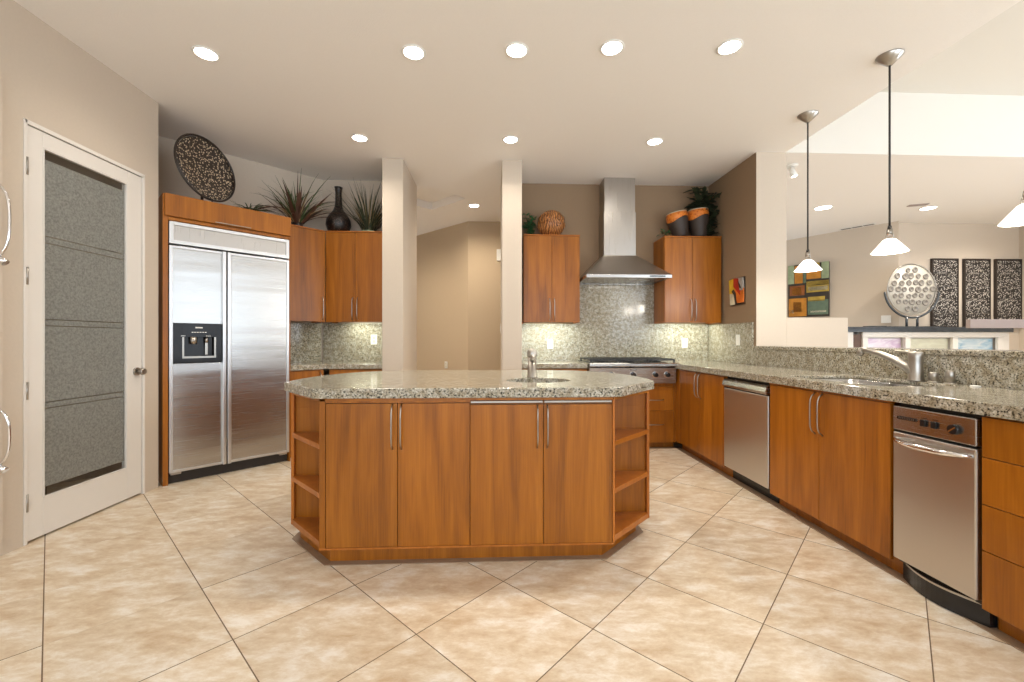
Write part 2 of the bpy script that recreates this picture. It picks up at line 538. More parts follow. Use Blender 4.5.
    def blade(s, base, az, length, width, bend, rise=1.2, mat=None, n=7, twist=0.0):
        """a tapering grass blade that arches outward"""
        t = bmesh.new()
        p = Vector(base)
        el = rise
        h = Vector((math.cos(az), math.sin(az), 0))
        sd = Vector((-math.sin(az), math.cos(az), 0))
        sd = (sd * math.cos(twist) + Vector((0, 0, 1)) * math.sin(twist))
        prev = None
        for i in range(n + 1):
            k = i / n
            w = width * (0.6 + 1.2 * k * (1 - k) * 1.6) * (1 - k ** 3) + 0.0006
            c = t.verts.new(p + Vector((0, 0, -w * 0.25)))
            a, b = t.verts.new(p - sd * w), t.verts.new(p + sd * w)
            if prev:
                t.faces.new((prev[0], prev[1], c, a)).smooth = True
                t.faces.new((prev[1], prev[2], b, c)).smooth = True
            prev = (a, c, b)
            p = p + (h * math.cos(el) + Vector((0, 0, 1)) * math.sin(el)) * (length / n)
            p.z = max(p.z, base[2] - 0.012 + w)
            el -= bend / n
        return s._add(t, mat)

    def leaf(s, p, az, el, length, width, mat=None):
        t = bmesh.new()
        d = Vector((math.cos(az) * math.cos(el), math.sin(az) * math.cos(el), math.sin(el)))
        sd = Vector((-math.sin(az), math.cos(az), 0))
        nn = d.cross(sd)
        p = Vector(p)
        rows = []
        for k, w in ((0, 0.05), (0.25, 0.85), (0.5, 1.0), (0.75, 0.6), (1, 0.03)):
            c = p + d * (length * k) - nn * (0.12 * length * k * k)
            rows.append((t.verts.new(c - sd * width * w * 0.5 + nn * 0.1 * width), t.verts.new(c), t.verts.new(c + sd * width * w * 0.5 + nn * 0.1 * width)))
        for a, b in zip(rows, rows[1:]):
            t.faces.new((a[0], a[1], b[1], b[0])).smooth = True
            t.faces.new((a[1], a[2], b[2], b[1])).smooth = True
        return s._add(t, mat)

    def xf(s, mtx):
        bmesh.ops.transform(s.bm, matrix=mtx, verts=list(s.bm.verts))
        return s

    def out(s, name, mat, parent=None, label=None):
        me = bpy.data.meshes.new(name)
        bmesh.ops.recalc_face_normals(s.bm, faces=[f for f in s.bm.faces]) if False else None
        s.bm.to_mesh(me)
        s.bm.free()
        if s.mats:
            for mm in s.mats:
                me.materials.append(M[mm])
        else:
            me.materials.append(M[mat])
        o = bpy.data.objects.new(name, me)
        COL.objects.link(o)
        if parent is not None:
            o.parent = parent
        if label:
            o['label'] = label
        return o


def thing(name, label, cat, loc=(0, 0, 0), rotz=0.0, group=None):
    o = bpy.data.objects.new(name, None)
    o.empty_display_size = 0.1
    o.location = loc
    o.rotation_euler = (0, 0, math.radians(rotz))
    o['label'] = label
    o['category'] = cat
    if group:
        o['group'] = group
    COL.objects.link(o)
    return o


def tag(o, label, cat, group=None):
    o['label'] = label
    o['category'] = cat
    if group:
        o['group'] = group
    return o


def struct(name, b, mat, parent=None):
    o = b.out(name, mat, parent)
    if parent is None:
        o['kind'] = 'structure'
    return o


def arc(cx, cy, r, a0, a1, n):
    return [(cx + r * math.cos(math.radians(a0 + (a1 - a0) * i / n)), cy + r * math.sin(math.radians(a0 + (a1 - a0) * i / n))) for i in range(n + 1)]


# ================================================================ THE ROOM
H = 3.04
struct('floor', B().box(-4.5, 9.0, -3.4, 9.0, -0.06, 0), 'tile')
struct('ceiling_kitchen', B().prism([(-4.5, -3.4), (2.915, -3.4), (2.915, 4.12), (-4.5, 4.12)], H, 3.85), 'ceil')
tray = [(-0.885, 6.15), (-0.38, 5.645), (-0.99, 5.035 + 0.19), (-1.49, 5.73 - 0.19)]
tray = [(-0.885, 6.15), (-0.37, 5.635), (-0.80, 5.215), (-1.315, 5.72)]
struct('ceiling_rear', B().prism([(-4.5, 4.12), (9.0, 4.12), (9.0, 9.0), (-4.5, 9.0)], H, 3.2, holes=[tray]), 'ceil')
struct('ceiling_tray', B().prism(tray, H + 0.1, H + 0.16), 'ceil')
struct('ceiling_great_room', B().box(2.915, 9.0, -1.8, 4.12, 3.67, 3.85), 'ceilhigh')
struct('wall_header', B().box(2.915, 9.0, 4.116, 4.3, H + 0.0005, 3.67), 'ceilhigh')  # paler than the wall paint: window light put into the header's colour

DX = -2.65          # face of the wall with the pantry door
DY0, DY1, DH = 2.515, 3.335, 2.405
struct('wall_left', B().box(DX - 0.13, DX, -3.4, DY0, 0, H).box(DX - 0.13, DX, DY1, 3.475, 0, H).box(DX - 0.13, DX, DY0, DY1, DH, H), 'wall')
struct('wall_pantry', B().box(-4.5, -4.4, -3.4, 9, 0, H).box(-4.4, DX - 0.13, 1.5, 1.6, 0, H), 'wall')
c45 = math.sqrt(0.5)
struct('wall_alcove', B().prism([(-3.75, 3.385), (-2.0, 5.06), (-2.03, 5.2), (-3.9, 3.44)], 0, H), 'wall')
struct('wall_nook', B().box(-2.03, -1.147, 5.06, 5.2, 0, H), 'wall')
struct('wall_pier', B().box(-1.147, -0.932, 4.42, 5.2, 0, H, 0.006), 'wall')
struct('wall_hall_pier', B().box(0.089, 0.297, 4.415, 5.2, 0, H, 0.006), 'wall')
struct('wall_back', B().box(0.297, 2.63, 5.06, 5.2, 0, H), 'accent')
wr = B()
wr.box(2.62, 2.93, 4.12, 5.2, 0, H, 0.0, 'wall')
wr.bm.faces.ensure_lookup_table()
wr._mi('accent')
for f in wr.bm.faces:
    f.normal_update()
    if f.normal.x < -0.9:
        f.material_index = wr.mats.index('accent')
struct('wall_right', wr, 'wall')
struct('wall_divider', B().box(2.62, 2.93, 5.2, 9.0, 0, H), 'wall')
struct('wall_hall', B().prism([(-2.6, 8.88), (-0.402, 6.715), (-0.36, 6.82), (-2.6, 9.0)], 0, H).box(-0.402, 2.62, 6.715, 6.83, 0, H), 'hallwall')
struct('wall_half', B().box(2.93, 3.57, 4.12, 4.27, 0, 1.39, 0.006), 'wall')
struct('wall_pony', B().box(2.622, 2.90, 0.9, 4.118, 0, 1.074), 'wall')
struct('wall_far', B().prism([(4.9, 8.65), (6.37, 6.4), (6.5, 6.6), (5.05, 8.75)], 0, H).box(6.36, 8.62, 6.5, 6.62, 0, H), 'wall')
struct('wall_great_room', B().box(8.5, 8.62, -1.8, -0.2, 0, 3.67).box(8.5, 8.62, 3.3, 6.5, 0, 3.67).box(8.5, 8.62, -0.2, 3.3, 0, 0.7).box(8.5, 8.62, -0.2, 3.3, 3.3, 3.67), 'wall')
struct('wall_patio', B().box(2.915, 3.2, -1.6, -1.48, 0, 3.67).box(8.3, 8.5, -1.6, -1.48, 0, 3.67).box(3.2, 8.3, -1.6, -1.48, 3.15, 3.67).box(3.2, 8.3, -1.6, -1.48, 0, 0.35), 'wall')
struct('wall_front', B().box(-2.65, -2.5, -3.1, -2.98, 0, H).box(2.5, 3.0, -3.1, -2.98, 0, H).box(-2.5, 2.5, -3.1, -2.98, 0, 0.45).box(-2.5, 2.5, -3.1, -2.98, 2.75, H)
       .box(2.9, 3.02, -2.98, -1.6, 0, H), 'wall')
# window frames in the walls behind the camera
for i, (x0, x1, y, z0, z1, n) in enumerate(((-2.5, 2.5, -3.04, 0.45, 2.75, 4), (3.2, 8.3, -1.54, 0.35, 3.15, 4))):
    w = B()
    for k in range(n + 1):
        x = x0 + (x1 - x0) * k / n
        w.box(max(x0, x - 0.04), min(x1, x + 0.04), y - 0.04, y + 0.04, z0, z1, 0.004)
    w.box(x0, x1, y - 0.04, y + 0.04, z1 - 0.06, z1, 0.004).box(x0, x1, y - 0.04, y + 0.04, z0, z0 + 0.06, 0.004)
    struct('window_%d' % (i + 1), w, 'white')
w = B()
for y in (-0.2, 1.55, 3.3):
    w.box(8.53, 8.6, max(-0.2, y - 0.04), min(3.3, y + 0.04), 0.7, 3.3, 0.004)
w.box(8.53, 8.6, -0.2, 3.3, 0.7, 0.76).box(8.53, 8.6, -0.2, 3.3, 3.24, 3.3)
struct('window_3', w, 'white')

# pantry door
t = B()
t.box(DX - 0.13, DX + 0.006, DY0 - 0.006, DY0 + 0.012, 0, DH + 0.012, 0.002)
t.box(DX - 0.13, DX + 0.006, DY1 - 0.012, DY1 + 0.006, 0, DH + 0.012, 0.002)
t.box(DX - 0.13, DX + 0.006, DY0, DY1, DH - 0.012, DH + 0.012, 0.002)
struct('trim_1', t, 'white')
door = bpy.data.objects.new('door_1', None)
door.location = (DX, DY0, 0)
door['kind'] = 'structure'
COL.objects.link(door)
dw = DY1 - DY0
g0, g1, gz0, gz1 = 0.104, 0.680, 0.232, 2.298
f = B()
f.box(-0.045, -0.004, 0.016, g0, 0.012, DH - 0.016, 0.003).box(-0.045, -0.004, g1, dw - 0.016, 0.012, DH - 0.016, 0.003)
f.box(-0.045, -0.004, g0, g1, 0.012, gz0, 0.003).box(-0.045, -0.004, g0, g1, gz1, DH - 0.016, 0.003)
f.out('door_leaf', 'white', door)
f = B()
for (a, b, c, d) in ((g0, g0 + 0.008, gz0, gz1), (g1 - 0.008, g1, gz0, gz1), (g0, g1, gz0, gz0 + 0.008), (g0, g1, gz1 - 0.008, gz1)):
    f.box(-0.020, -0.001, a, b, c, d, 0.003)
f.out('glazing_bead', 'white', door)
gl = B().box(-0.03, -0.024, g0, g1, gz0, gz1).out('glass', 'clear', door)
e = B()
for z0, z1 in ((0.288, 0.752), (0.757, 0.788), (0.793, 1.246), (1.251, 1.284), (1.289, 1.74), (1.745, 1.781), (1.786, 2.240)):
    e.box(-0.0238, -0.0222, g0 + 0.002, g1 - 0.002, z0, z1)
e.out('etched_band', 'etched', gl)
for z in (0.235, 0.874, 1.528, 2.153):
    h = B().cyl((0.004, 0.010, z - 0.05), (0.004, 0.010, z + 0.05), 0.0065).box(-0.004, 0.0, 0.016, 0.020, z - 0.05, z + 0.05)
    h.out('hinge', 'nickel', door)
k = B().cyl((-0.004, 0.757, 0.93), (0.006, 0.757, 0.93), 0.03)
k.tube([(0.004, 0.757, 0.93), (0.045, 0.757, 0.93)], 0.011)
k.lathe([(0.0, 0), (0.018, 0.001), (0.027, 0.012), (0.028, 0.022), (0.02, 0.034), (0.0, 0.038)]) if False else None
k.cyl((0.03, 0.757, 0.93), (0.04, 0.757, 0.93), 0.018, 0.028).cyl((0.04, 0.757, 0.93), (0.055, 0.757, 0.93), 0.028, 0.022)
k.out('door_knob', 'nickel', door)

# tile border strips along the plinths
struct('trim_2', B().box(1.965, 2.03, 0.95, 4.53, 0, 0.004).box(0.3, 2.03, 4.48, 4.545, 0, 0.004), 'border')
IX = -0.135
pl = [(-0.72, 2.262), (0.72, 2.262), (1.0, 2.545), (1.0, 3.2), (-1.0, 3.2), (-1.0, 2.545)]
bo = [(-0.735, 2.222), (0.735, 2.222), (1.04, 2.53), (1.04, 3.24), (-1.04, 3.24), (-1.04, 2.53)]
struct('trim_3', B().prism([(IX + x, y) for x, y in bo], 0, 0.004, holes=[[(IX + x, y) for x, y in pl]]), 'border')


# ================================================================ CABINET PARTS
def bow(parent, x, z0, z1, y=0.0, mat='nickel', horizontal=False, out_=0.034, r=0.0042):
    pts = []
    for k in range(13):
        u = k / 12
        d = out_ * (1 - (2 * u - 1) ** 6)
        zz = z0 + (z1 - z0) * u
        pts.append((zz, y - d, x) if horizontal else (x, y - d, zz))
    B().tube(pts, r, 8).out('handle', mat, parent)


def front(kind, parent, x0, x1, z0, z1, y0=0.0, th=0.02, mat='wood'):
    return B().box(x0 + 0.0015, x1 - 0.0015, y0, y0 + th, z0 + 0.0015, z1 - 0.0015, 0.0018).out(kind, mat, parent)


def carcass(t, w, depth=0.58, z0=0.1, z1=0.862, toe=0.075, y0=0.021, mat='wood'):
    B().box(0.001, w - 0.001, y0, depth, z0, z1, 0.001).out('carcass', mat, t)
    if toe:
        B().box(0.001, w - 0.001, toe, toe + 0.02, 0.0, z0).out('toe_kick', mat, t)


# ---------------------------------------------------------------- right-hand run (fronts face -X, local x runs toward the camera)
RX = 1.945
tk = dict(rotz=-90)
t = thing('base_cabinet', 'two-door cherry base cabinet in the inside corner between cooktop and dishwasher', 'cabinet', (RX, 4.458, 0), **tk)
carcass(t, 0.956, 0.62)
B().box(0.001, 0.111, 0, 0.02, 0.085, 0.86, 0.001).out('filler_strip', 'wood', t)
d = front('door', t, 0.113, 0.522, 0.09, 0.857); bow(d, 0.495, 0.612, 0.856)
d = front('door', t, 0.522, 0.955, 0.09, 0.857); bow(d, 0.56, 0.612, 0.856)

t = thing('dishwasher', 'stainless dishwasher between the corner cabinet and the sink cabinet', 'dishwasher', (RX, 3.5, 0), **tk)
B().box(0.004, 0.581, 0.03, 0.60, 0.1, 0.858).out('tub_housing', 'dark', t)
B().box(0.006, 0.579, -0.004, 0.028, 0.107, 0.765, 0.006).out('door', 'steelv', t)
q = B()
q.yprism([(0.026, 0.77), (0.026, 0.842), (0.004, 0.842), (-0.014, 0.825), (-0.022, 0.795), (-0.012, 0.775)], 0.008, 0.577)
q.out('handle_rail', 'steel', t)
B().box(0.008, 0.577, 0.0, 0.024, 0.765, 0.772).out('shadow_slot', 'black', t)
B().box(0.006, 0.579, 0.075, 0.095, 0.0, 0.1).out('toe_kick', 'black', t)

t = thing('sink_base_cabinet', 'two-door cherry cabinet under the double sink', 'cabinet', (RX, 2.912, 0), **tk)
carcass(t, 0.922, 0.60, z1=0.70)
B().box(0.001, 0.921, 0.0, 0.018, 0.853, 0.862).out('top_rail', 'wood', t)
d = front('door', t, 0.006, 0.458, 0.083, 0.852); bow(d, 0.428, 0.595, 0.845)
d = front('door', t, 0.458, 0.916, 0.083, 0.852); bow(d, 0.487, 0.595, 0.845)

t = thing('trash_compactor', 'narrow stainless trash compactor between sink cabinet and drawer stack', 'trash compactor', (RX, 1.986, 0), **tk)
B().box(0.006, 0.366, 0.03, 0.6, 0.09, 0.862).out('housing', 'dark', t)
B().box(0.008, 0.364, -0.006, 0.028, 0.112, 0.722, 0.006).out('drawer_front', 'steelv', t)
cp = B().box(0.008, 0.364, -0.006, 0.028, 0.732, 0.845, 0.004).out('control_panel', 'steel', t)
q = B()
for zc, xs in ((0.789, 0.0),):
    pts = [(0.026 + 0.02, -0.0075)]
q.prism(arc(0.040, 0, 0.0075, 90, 270, 8) + arc(0.118, 0, 0.0075, -90, 90, 8), 0, 0.004)
q.xf(Matrix.Translation((0, -0.0065, 0.793)) @ Matrix.Rotation(PI / 2, 4, 'X'))
badge = q.out('badge', 'black', cp)
q = B()
for i in range(9):
    q.box(0.043 + i * 0.0085, 0.047 + i * 0.0085, -0.0112, -0.0105, 0.790, 0.796)
q.out('badge_mark', 'nickel', badge)
for x in (0.158, 0.205):
    B().box(x - 0.012, x + 0.012, -0.016, -0.006, 0.772, 0.803, 0.003).out('switch', 'black', cp)
    B().box(x - 0.012, x + 0.012, -0.0068, -0.006, 0.808, 0.811).out('switch_mark', 'black', cp)
k = B().cyl((0.287, -0.006, 0.786), (0.287, -0.022, 0.786), 0.022, 0.02).out('knob', 'black', cp)
B().box(-0.0025, 0.0025, -0.0235, -0.0215, -0.017, 0.017).xf(Matrix.Translation((0.287, 0, 0.786)) @ Matrix.Rotation(math.radians(50), 4, 'Y')).out('knob_pointer', 'chrome', k)
pts = [(0.024 + 0.326 * u, -0.006 - 0.05 * (1 - (2 * u - 1) ** 4), 0.69 - 0.006 * math.sin(PI * u)) for u in [i / 16 for i in range(17)]]
q = B().tube(pts, [0.008 + 0.006 * math.sin(PI * i / 16) for i in range(17)], 12)
q.out('handle', 'chrome', t)
q = B()
lo = [(0.004 + 0.362 * i / 16, 0.05 - 0.055 * math.sin(PI * i / 16)) for i in range(17)]
q.prism([(0.366, 0.08), (0.004, 0.08)] + lo, 0.004, 0.085)
q.out('foot_pedal', 'black', t)
q = B()
q.prism([(0.366, 0.06), (0.004, 0.06)] + [(x, y - 0.004) for x, y in lo], 0.085, 0.094)
q.out('pedal_lip', 'steel', t)

t = thing('drawer_cabinet', 'cherry four-drawer cabinet at the right edge, past the trash compactor', 'cabinet', (RX, 1.612, 0), **tk)
carcass(t, 0.66, 0.60)
for z0, z1 in ((0.09, 0.325), (0.325, 0.508), (0.508, 0.696), (0.696, 0.857)):
    d = front('drawer', t, 0.003, 0.655, z0, z1)
    bow(d, (z0 + z1) / 2 + 0.02, 0.24, 0.42, horizontal=True)

# ---------------------------------------------------------------- back run
BY = 4.46
t = thing('drawer_cabinet', 'cherry drawer cabinet below the gas rangetop', 'cabinet', (1.0, BY, 0))
carcass(t, 0.958, 0.56, z1=0.70)
B().box(0.9285, 0.966, 0, 0.02, 0.07, 0.878, 0.001).out('filler_strip', 'wood', t)
for x0, x1 in ((0.003, 0.465), (0.465, 0.927)):
    for z0, z1 in ((0.068, 0.41), (0.41, 0.672)):
        d = front('drawer', t, x0, x1, z0, z1)
        c = (x0 + x1) / 2
        bow(d, z1 - 0.145, c - 0.125, c + 0.125, horizontal=True)
t = thing('base_cabinet', 'cherry base cabinet left of the rangetop, mostly hidden by the island', 'cabinet', (0.30, BY, 0))
carcass(t, 0.696, 0.56)
for x0, x1, hx in ((0.003, 0.348, 0.32), (0.348, 0.693, 0.376)):
    d = front('door', t, x0, x1, 0.09, 0.857); bow(d, hx, 0.6, 0.84)

t = thing('gas_rangetop', 'stainless gas rangetop with black grates and round knobs under the hood', 'rangetop', (1.002, 4.40, 0))
rw = 0.922
B().box(0, rw, 0.03, 0.62, 0.705, 0.905, 0.003).out('body', 'steel', t)
q = B().yprism([(0.03, 0.71), (0.03, 0.88), (-0.012, 0.872), (0.0, 0.71)], 0.0, rw)
fp = q.out('front_panel', 'steel', t)
q = B().yprism([(0.60, 0.906), (0.60, 0.925), (-0.02, 0.925), (-0.035, 0.915), (-0.035, 0.893), (-0.02, 0.882), (0.03, 0.882)], -0.002, 0.953)
q.out('deck', 'steel', t)
for x in (0.11, 0.24, 0.465, 0.70, 0.828):
    k = B().cyl((x, 0.0, 0.802), (x, -0.012, 0.80), 0.034).out('knob_bezel', 'chrome', fp)
    B().cyl((x, -0.012, 0.80), (x, -0.042, 0.798), 0.026, 0.022).out('knob', 'black', k)
q = B().box(0.43, 0.50, -0.011, -0.006, 0.848, 0.862)
bd = q.out('badge', 'black', fp)
q = B()
for i in range(7):
    q.box(0.434 + i * 0.009, 0.440 + i * 0.009, -0.0118, -0.0108, 0.852, 0.858)
q.out('badge_mark', 'chrome', bd)
for gx in (0.015, 0.325, 0.635):
    q = B()
    for i in range(9):
        x = gx + 0.012 + i * 0.0345
        q.box(x - 0.006, x + 0.006, 0.05, 0.56, 0.948, 0.964, 0.002)
    for y in (0.05, 0.30, 0.55):
        q.box(gx, gx + 0.30, y - 0.006, y + 0.006, 0.945, 0.96, 0.002)
    for x in (gx + 0.012, gx + 0.288):
        for y in (0.05, 0.55):
            q.box(x - 0.008, x + 0.008, y - 0.008, y + 0.008, 0.925, 0.95)
    q.out('grate', 'iron', t)
    for y in (0.17, 0.43):
        B().cyl((gx + 0.15, y, 0.925), (gx + 0.15, y, 0.935), 0.045, 0.04).out('burner', 'iron', t)

# hood
t = thing('range_hood', 'stainless chimney range hood above the gas rangetop', 'range hood', (1.455, 5.057, 0))
q = B()
z0, z1, zc = 1.832, 1.868, 2.14
fr = [(-0.465, -0.58), (0.465, -0.58), (0.465, 0), (-0.465, 0)]
tp = [(-0.19, -0.235), (0.19, -0.235), (0.19, 0), (-0.19, 0)]
tb = bmesh.new()
a = [tb.verts.new((x, y, z1)) for x, y in fr]
b = [tb.verts.new((x, y, zc)) for x, y in tp]
for i in range(4):
    tb.faces.new((a[i], a[(i + 1) % 4], b[(i + 1) % 4], b[i]))
tb.faces.new(b); tb.faces.new(a)
bmesh.ops.recalc_face_normals(tb, faces=list(tb.faces))
q._add(tb)
q.out('canopy', 'steelhood', t)
lip = B().box(-0.465, 0.465, -0.58, -0.545, z0, z1, 0.003).box(-0.465, -0.43, -0.545, 0, z0, z1).box(0.43, 0.465, -0.545, 0, z0, z1).box(-0.43, 0.43, -0.02, 0, z0, z1).out('lip', 'steel', t)
B().box(0.22, 0.39, -0.583, -0.579, z0 + 0.012, z0 + 0.026).out('button_strip', 'black', lip)
for x0, x1 in ((-0.42, -0.145), (-0.138, 0.138), (0.145, 0.42)):
    q = B().box(x0, x1, -0.54, -0.03, z0 + 0.004, z0 + 0.016, 0.002)
    q.out('filter', 'steel', t)
B().box(-0.187, 0.187, -0.232, 0, zc, 2.64, 0.003).out('chimney', 'steelhood', t)
B().box(-0.180, 0.180, -0.225, 0, 2.64, H - 0.002, 0.003).out('chimney_extension', 'steelhood', t)


# ---------------------------------------------------------------- wall cabinets
def wall_cab(label, loc, rotz, w, doors, depth=0.335, z0=1.362, z1=2.345, hz=(1.385, 1.632), back_inset=0.0, cover=0.0):
    t = thing('wall_cabinet', label, 'cabinet', loc, rotz)
    B().box(0, w, 0.021, depth, z0 + 0.016, z1 - 0.012, 0.001).out('carcass', 'wood', t)
    B().box(0, w, -0.004, depth, z1 - 0.012, z1, 0.001).out('top_board', 'woodin', t)
    for x0, x1, hx in doors:
        d = front('door', t, x0, x1, z0, z1 - 0.014)
        bow(d, hx, hz[0], hz[1], out_=0.03)
    B().box(0.0, 0.016, 0.021, depth, z0, z0 + 0.016).out('bottom_rail', 'woodin', t)
    B().box(w - 0.016, w, 0.021, depth, z0, z0 + 0.016).out('bottom_rail', 'woodin', t)
    return t


wall_cab('cherry wall cabinet left of the range hood, brown globe on top', (0.335, 4.72, 0), 0, 0.635, ((0.002, 0.318, 0.293), (0.318, 0.633, 0.345)))
wall_cab('cherry wall cabinet right of the range hood, two clay drums on top', (1.935, 4.72, 0), 0, 0.66, ((0.002, 0.325, 0.302), (0.325, 0.658, 0.355)))
wall_cab('cherry two-door wall cabinet against the white pier', (-1.834, 4.72, 0), 0, 0.68, ((0.001, 0.318, 0.292), (0.318, 0.678, 0.345)), z1=2.36)
FO = Vector((-2.60, 3.51, 0))


def fl(x, y, z=0):
    return (FO.x + c45 * (x - y), FO.y + c45 * (x + y), z)


wall_cab('angled single-door cherry wall cabinet beside the refrigerator', fl(0.925, 0.318), 45, 0.475, ((0.002, 0.473, 0.44),), z1=2.36)

# left base run
t = thing('base_cabinet', 'cherry base cabinet against the white pier, under the left counter', 'cabinet', (-1.70, BY, 0))
carcass(t, 0.548, 0.56)
d = front('drawer', t, 0.003, 0.545, 0.70, 0.857); bow(d, 0.78, 0.18, 0.37, horizontal=True)
for x0, x1, hx in ((0.003, 0.274, 0.25), (0.274, 0.545, 0.3)):
    d = front('door', t, x0, x1, 0.09, 0.698); bow(d, hx, 0.44, 0.68)
t = thing('base_cabinet', 'angled cherry base cabinet beside the refrigerator', 'cabinet', fl(0.925, 0.055), 45)
carcass(t, 0.343, 0.56)
d = front('door', t, 0.003, 0.34, 0.09, 0.857); bow(d, 0.3, 0.6, 0.84)

# ---------------------------------------------------------------- granite
ZT, ZB = 0.917, 0.866
t = thing('countertop', 'long speckled granite counter with the double sink, on the right run', 'countertop', (2.2, 3.0, ZB))
hole = arc(2.09, 2.79, 0.06, 90, 180, 5) + arc(2.09, 2.22, 0.06, 180, 270, 5) + arc(2.45, 2.22, 0.06, 270, 360, 5) + arc(2.45, 2.79, 0.06, 0, 90, 5)
q = B().prism([(1.92, 0.95), (2.598, 0.95), (2.598, 5.036), (1.962, 5.036), (1.962, 4.44), (1.92, 4.44)], ZT - 0.022, ZT, 0.004, holes=[hole])
q.box(1.921, 1.96, 0.95, 4.44, ZB, ZT - 0.02).box(1.97, 2.06, 2.95, 4.4, ZB, ZT - 0.02).box(1.97, 2.06, 0.95, 2.1, ZB, ZT - 0.02)
q.xf(Matrix.Translation((-2.2, -3.0, -ZB))).out('slab', 'granite', t)
o = B().prism([(0.302, 4.44), (0.992, 4.44), (0.992, 5.036), (0.302, 5.036)], ZB, ZT, 0.004).out('countertop', 'granite')
tag(o, 'short granite counter left of the gas rangetop', 'countertop')
a1, a2, a3, a4 = fl(0.924, 0.035), fl(0.924, 0.655), fl(1.515, 0.655), fl(1.27, 0.035)
o = B().prism([(-1.151, 4.44), (-1.151, 5.036), (-1.995, 5.036), (a2[0], a2[1]), (a1[0], a1[1]), (-1.718, 4.44)], ZB, ZT, 0.004).out('countertop', 'granite')
tag(o, 'granite counter between the refrigerator and the white pier', 'countertop')

q = B().xprism([(0.30, ZT + 0.001), (2.598, ZT + 0.001), (2.598, 1.36), (1.934, 1.36), (1.934, 1.83), (0.972, 1.83), (0.972, 1.36), (0.30, 1.36)], 5.039, 5.058)
o = q.out('backsplash', 'granite')
tag(o, 'speckled granite backsplash behind the rangetop, rising to the hood', 'backsplash')
q = B().box(2.60, 2.619, 4.158, 5.037, ZT + 0.001, 1.345, 0.002)
q.box(2.60, 2.619, 0.95, 4.158, ZT + 0.001, 1.074)
o = q.out('backsplash', 'granite')
tag(o, 'granite splash along the right counter, stepping up at the tan wall', 'backsplash')
o = B().box(2.592, 2.95, 0.9, 4.117, 1.075, 1.106, 0.004).out('countertop', 'granite')
tag(o, 'granite bar ledge on the low wall behind the sink', 'countertop')
q = B().box(-1.985, -1.152, 5.039, 5.058, ZT + 0.001, 1.36)
o = q.out('backsplash', 'granite')
tag(o, 'granite backsplash with the outlet, left of the white pier', 'backsplash')
q = B()
p0, p1, p2, p3 = fl(0.926, 0.66), fl(1.50, 0.66), fl(1.50, 0.68), fl(0.926, 0.68)
q.prism([p0[:2], p1[:2], p2[:2], p3[:2]], ZT + 0.001, 1.36)
o = q.out('backsplash', 'granite')
tag(o, 'angled granite backsplash beside the refrigerator', 'backsplash')

# double sink
t = thing('kitchen_sink', 'double-bowl stainless undermount sink in the right counter', 'sink', (2.27, 2.505, ZT - 0.0225))


def bowl(x0, x1, y0, y1, zt, zb, th=0.004, r=0.05):
    q = B()
    def ring(i, z):
        x0_, x1_, y0_, y1_ = x0 + i, x1 - i, y0 + i, y1 - i
        rr = max(0.01, r - i)
        return [(p[0], p[1], z) for p in arc(x0_ + rr, y1_ - rr, rr, 90, 180, 5) + arc(x0_ + rr, y0_ + rr, rr, 180, 270, 5) + arc(x1_ - rr, y0_ + rr, rr, 270, 360, 5) + arc(x1_ - rr, y1_ - rr, rr, 0, 90, 5)]
    tb = bmesh.new()
    rs = [[tb.verts.new(p) for p in ring(i, z)] for i, z in ((-0.02, zt), (0, zt), (0.004, zb + 0.03), (0.03, zb))]
    for a, b in zip(rs, rs[1:]):
        for k in range(len(a)):
            tb.faces.new((a[k], a[(k + 1) % len(a)], b[(k + 1) % len(b)], b[k])).smooth = True
    tb.faces.new(rs[-1])
    bmesh.ops.recalc_face_normals(tb, faces=list(tb.faces))
    q._add(tb)
    return q


for y0, y1 in ((-0.325, -0.015), (0.015, 0.325)):
    bw = bowl(-0.22, 0.22, y0, y1, -0.002, -0.155).out('bowl', 'steel', t)
    B().lathe([(0.0, 0.0), (0.03, 0.0), (0.04, 0.004), (0.0, 0.004)], (0.0, (y0 + y1) / 2, -0.154)).out('drain', 'chrome', bw)
B().box(-0.22, 0.22, -0.014, 0.014, -0.02, -0.003, 0.006).out('divider', 'steel', t)

t = thing('kitchen_faucet', 'brushed nickel single-lever faucet leaning over the double sink', 'faucet', (2.53, 2.435, ZT))
B().lathe([(0.0, 0), (0.04, 0), (0.04, 0.008), (0.036, 0.014), (0.033, 0.125), (0.035, 0.14), (0.034, 0.17), (0.028, 0.176), (0.0, 0.176)]).out('body', 'nickel', t)
sp = [(-0.003, 0.0, 0.05), (-0.012, 0.04, 0.085), (-0.03, 0.105, 0.125), (-0.05, 0.18, 0.158), (-0.068, 0.25, 0.178), (-0.078, 0.29, 0.18)]
spn = B().tube(sp, [0.032, 0.03, 0.022, 0.018, 0.018, 0.02], 14)
spo = spn.out('spout', 'nickel', t)
B().cyl((-0.074, 0.282, 0.186), (-0.082, 0.30, 0.145), 0.022, 0.018).out('spray_head', 'nickel', spo)
B().tube([(0.0, 0, 0.168), (-0.01, 0.06, 0.174), (-0.02, 0.11, 0.178)], [0.014, 0.009, 0.007], 10).out('lever', 'nickel', t)
